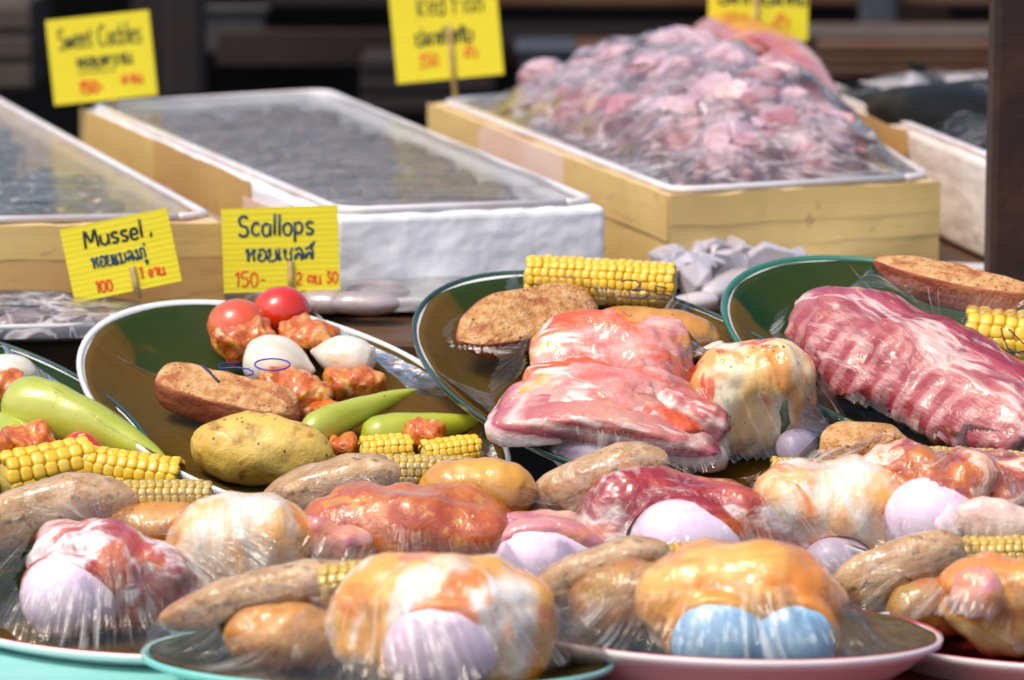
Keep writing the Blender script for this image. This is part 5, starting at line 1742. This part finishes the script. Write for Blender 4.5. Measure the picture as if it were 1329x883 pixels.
sign('yellow card handwritten Red Fish on a bamboo stick', (506, -18), (645, -31), (513, 109), y4 + .01, (.03, -.78, .05, True), [
    ('Red Fish', -.25, .16, .22, .0009, 'ink_black', .64, .0),
    ('ปลาทับทิม', -.29, -.14, .18, .0011, 'ink_black', .66, .03), ('350', -.28, -.36, .14, .0009, 'ink_red', .75, 0), ('ตัว', .15, -.31, .14, .0009, 'ink_red', .75, 0)])
pT = bil(q4, .72, .93)
sign('yellow price card cut by the photo top, above the ice heap', (918, -70), (1048, -68), (921, 51), pT.y, (-.02, -.85, .1, True), [
    ('ปลากะ'.replace('ะ', 'า'), -.40, -.12, .17, .0012, 'ink_black', .9, 0), ('ปลาทับ', .06, -.12, .17, .0012, 'ink_black', .8, 0), ('350', -.34, -.36, .15, .0010, 'ink_red', .9, 0), ('ตัว', .16, -.36, .15, .0010, 'ink_red', .9, 0)])

# ------------------------------------------------------------------ rusty post and far clutter
pa, pb = U(1284, 370, .36), U(1346, 370, .36)
e = empty('steel_post', ((pa.x + pb.x) / 2, .375, -.85))
tag(e, 'dark rusty square steel post at the edge of the photo', 'post')
hw = (pb.x - pa.x) / 2
pv, pf_ = [], []
NZ = 60
sec = [(-hw, -.015), (-hw + .004, -.018), (hw - .004, -.018), (hw, -.015), (hw, .015), (hw - .004, .018), (-hw + .004, .018), (-hw, .015)]
for i in range(NZ + 1):
    z = 2.4 * i / NZ
    for x, y in sec:
        pv.append(Vector((x + .0006 * mnoise.noise(Vector((x * 90, y * 90, z * 60))), y + .0006 * mnoise.noise(Vector((x * 90, y * 90, z * 60 + 9))), z)))
for i in range(NZ):
    for k in range(8):
        j = (k + 1) % 8
        pf_.append((i * 8 + k, i * 8 + j, (i + 1) * 8 + j, (i + 1) * 8 + k))
pf_ += [tuple(range(7, -1, -1)), tuple(NZ * 8 + k for k in range(8))]
link_mesh('square_tube', pv, pf_, M['rust_post'], e, smooth=False)
box_obj('base_plate', -hw - .03, hw + .03, -.05, .05, 0.001, .008, M['rust_post'], e, .002)


def bgbox(name, label, cat, x0, x1, y0, y1, y, depth, mat, bv=.006, group=None, parts=None):
    """A far object given by where its front face shows at depth y."""
    a, b = U(x0, y1, y), U(x1, y0, y)
    e = empty(name, ((a.x + b.x) / 2, y, a.z))
    tag(e, label, cat, group)
    W_, H_ = (b.x - a.x), (b.z - a.z)
    box_obj('body', -W_ / 2, W_ / 2, 0, depth, 0, H_, M[mat], e, bv)
    return e, W_, H_


# a long counter with shelves and goods, their shade put into very dark colours
yB = 2.55
ctr = empty('stall_counter', (0, yB, -.85))
tag(ctr, 'dark wooden stall counter far behind the foam boxes', 'counter')
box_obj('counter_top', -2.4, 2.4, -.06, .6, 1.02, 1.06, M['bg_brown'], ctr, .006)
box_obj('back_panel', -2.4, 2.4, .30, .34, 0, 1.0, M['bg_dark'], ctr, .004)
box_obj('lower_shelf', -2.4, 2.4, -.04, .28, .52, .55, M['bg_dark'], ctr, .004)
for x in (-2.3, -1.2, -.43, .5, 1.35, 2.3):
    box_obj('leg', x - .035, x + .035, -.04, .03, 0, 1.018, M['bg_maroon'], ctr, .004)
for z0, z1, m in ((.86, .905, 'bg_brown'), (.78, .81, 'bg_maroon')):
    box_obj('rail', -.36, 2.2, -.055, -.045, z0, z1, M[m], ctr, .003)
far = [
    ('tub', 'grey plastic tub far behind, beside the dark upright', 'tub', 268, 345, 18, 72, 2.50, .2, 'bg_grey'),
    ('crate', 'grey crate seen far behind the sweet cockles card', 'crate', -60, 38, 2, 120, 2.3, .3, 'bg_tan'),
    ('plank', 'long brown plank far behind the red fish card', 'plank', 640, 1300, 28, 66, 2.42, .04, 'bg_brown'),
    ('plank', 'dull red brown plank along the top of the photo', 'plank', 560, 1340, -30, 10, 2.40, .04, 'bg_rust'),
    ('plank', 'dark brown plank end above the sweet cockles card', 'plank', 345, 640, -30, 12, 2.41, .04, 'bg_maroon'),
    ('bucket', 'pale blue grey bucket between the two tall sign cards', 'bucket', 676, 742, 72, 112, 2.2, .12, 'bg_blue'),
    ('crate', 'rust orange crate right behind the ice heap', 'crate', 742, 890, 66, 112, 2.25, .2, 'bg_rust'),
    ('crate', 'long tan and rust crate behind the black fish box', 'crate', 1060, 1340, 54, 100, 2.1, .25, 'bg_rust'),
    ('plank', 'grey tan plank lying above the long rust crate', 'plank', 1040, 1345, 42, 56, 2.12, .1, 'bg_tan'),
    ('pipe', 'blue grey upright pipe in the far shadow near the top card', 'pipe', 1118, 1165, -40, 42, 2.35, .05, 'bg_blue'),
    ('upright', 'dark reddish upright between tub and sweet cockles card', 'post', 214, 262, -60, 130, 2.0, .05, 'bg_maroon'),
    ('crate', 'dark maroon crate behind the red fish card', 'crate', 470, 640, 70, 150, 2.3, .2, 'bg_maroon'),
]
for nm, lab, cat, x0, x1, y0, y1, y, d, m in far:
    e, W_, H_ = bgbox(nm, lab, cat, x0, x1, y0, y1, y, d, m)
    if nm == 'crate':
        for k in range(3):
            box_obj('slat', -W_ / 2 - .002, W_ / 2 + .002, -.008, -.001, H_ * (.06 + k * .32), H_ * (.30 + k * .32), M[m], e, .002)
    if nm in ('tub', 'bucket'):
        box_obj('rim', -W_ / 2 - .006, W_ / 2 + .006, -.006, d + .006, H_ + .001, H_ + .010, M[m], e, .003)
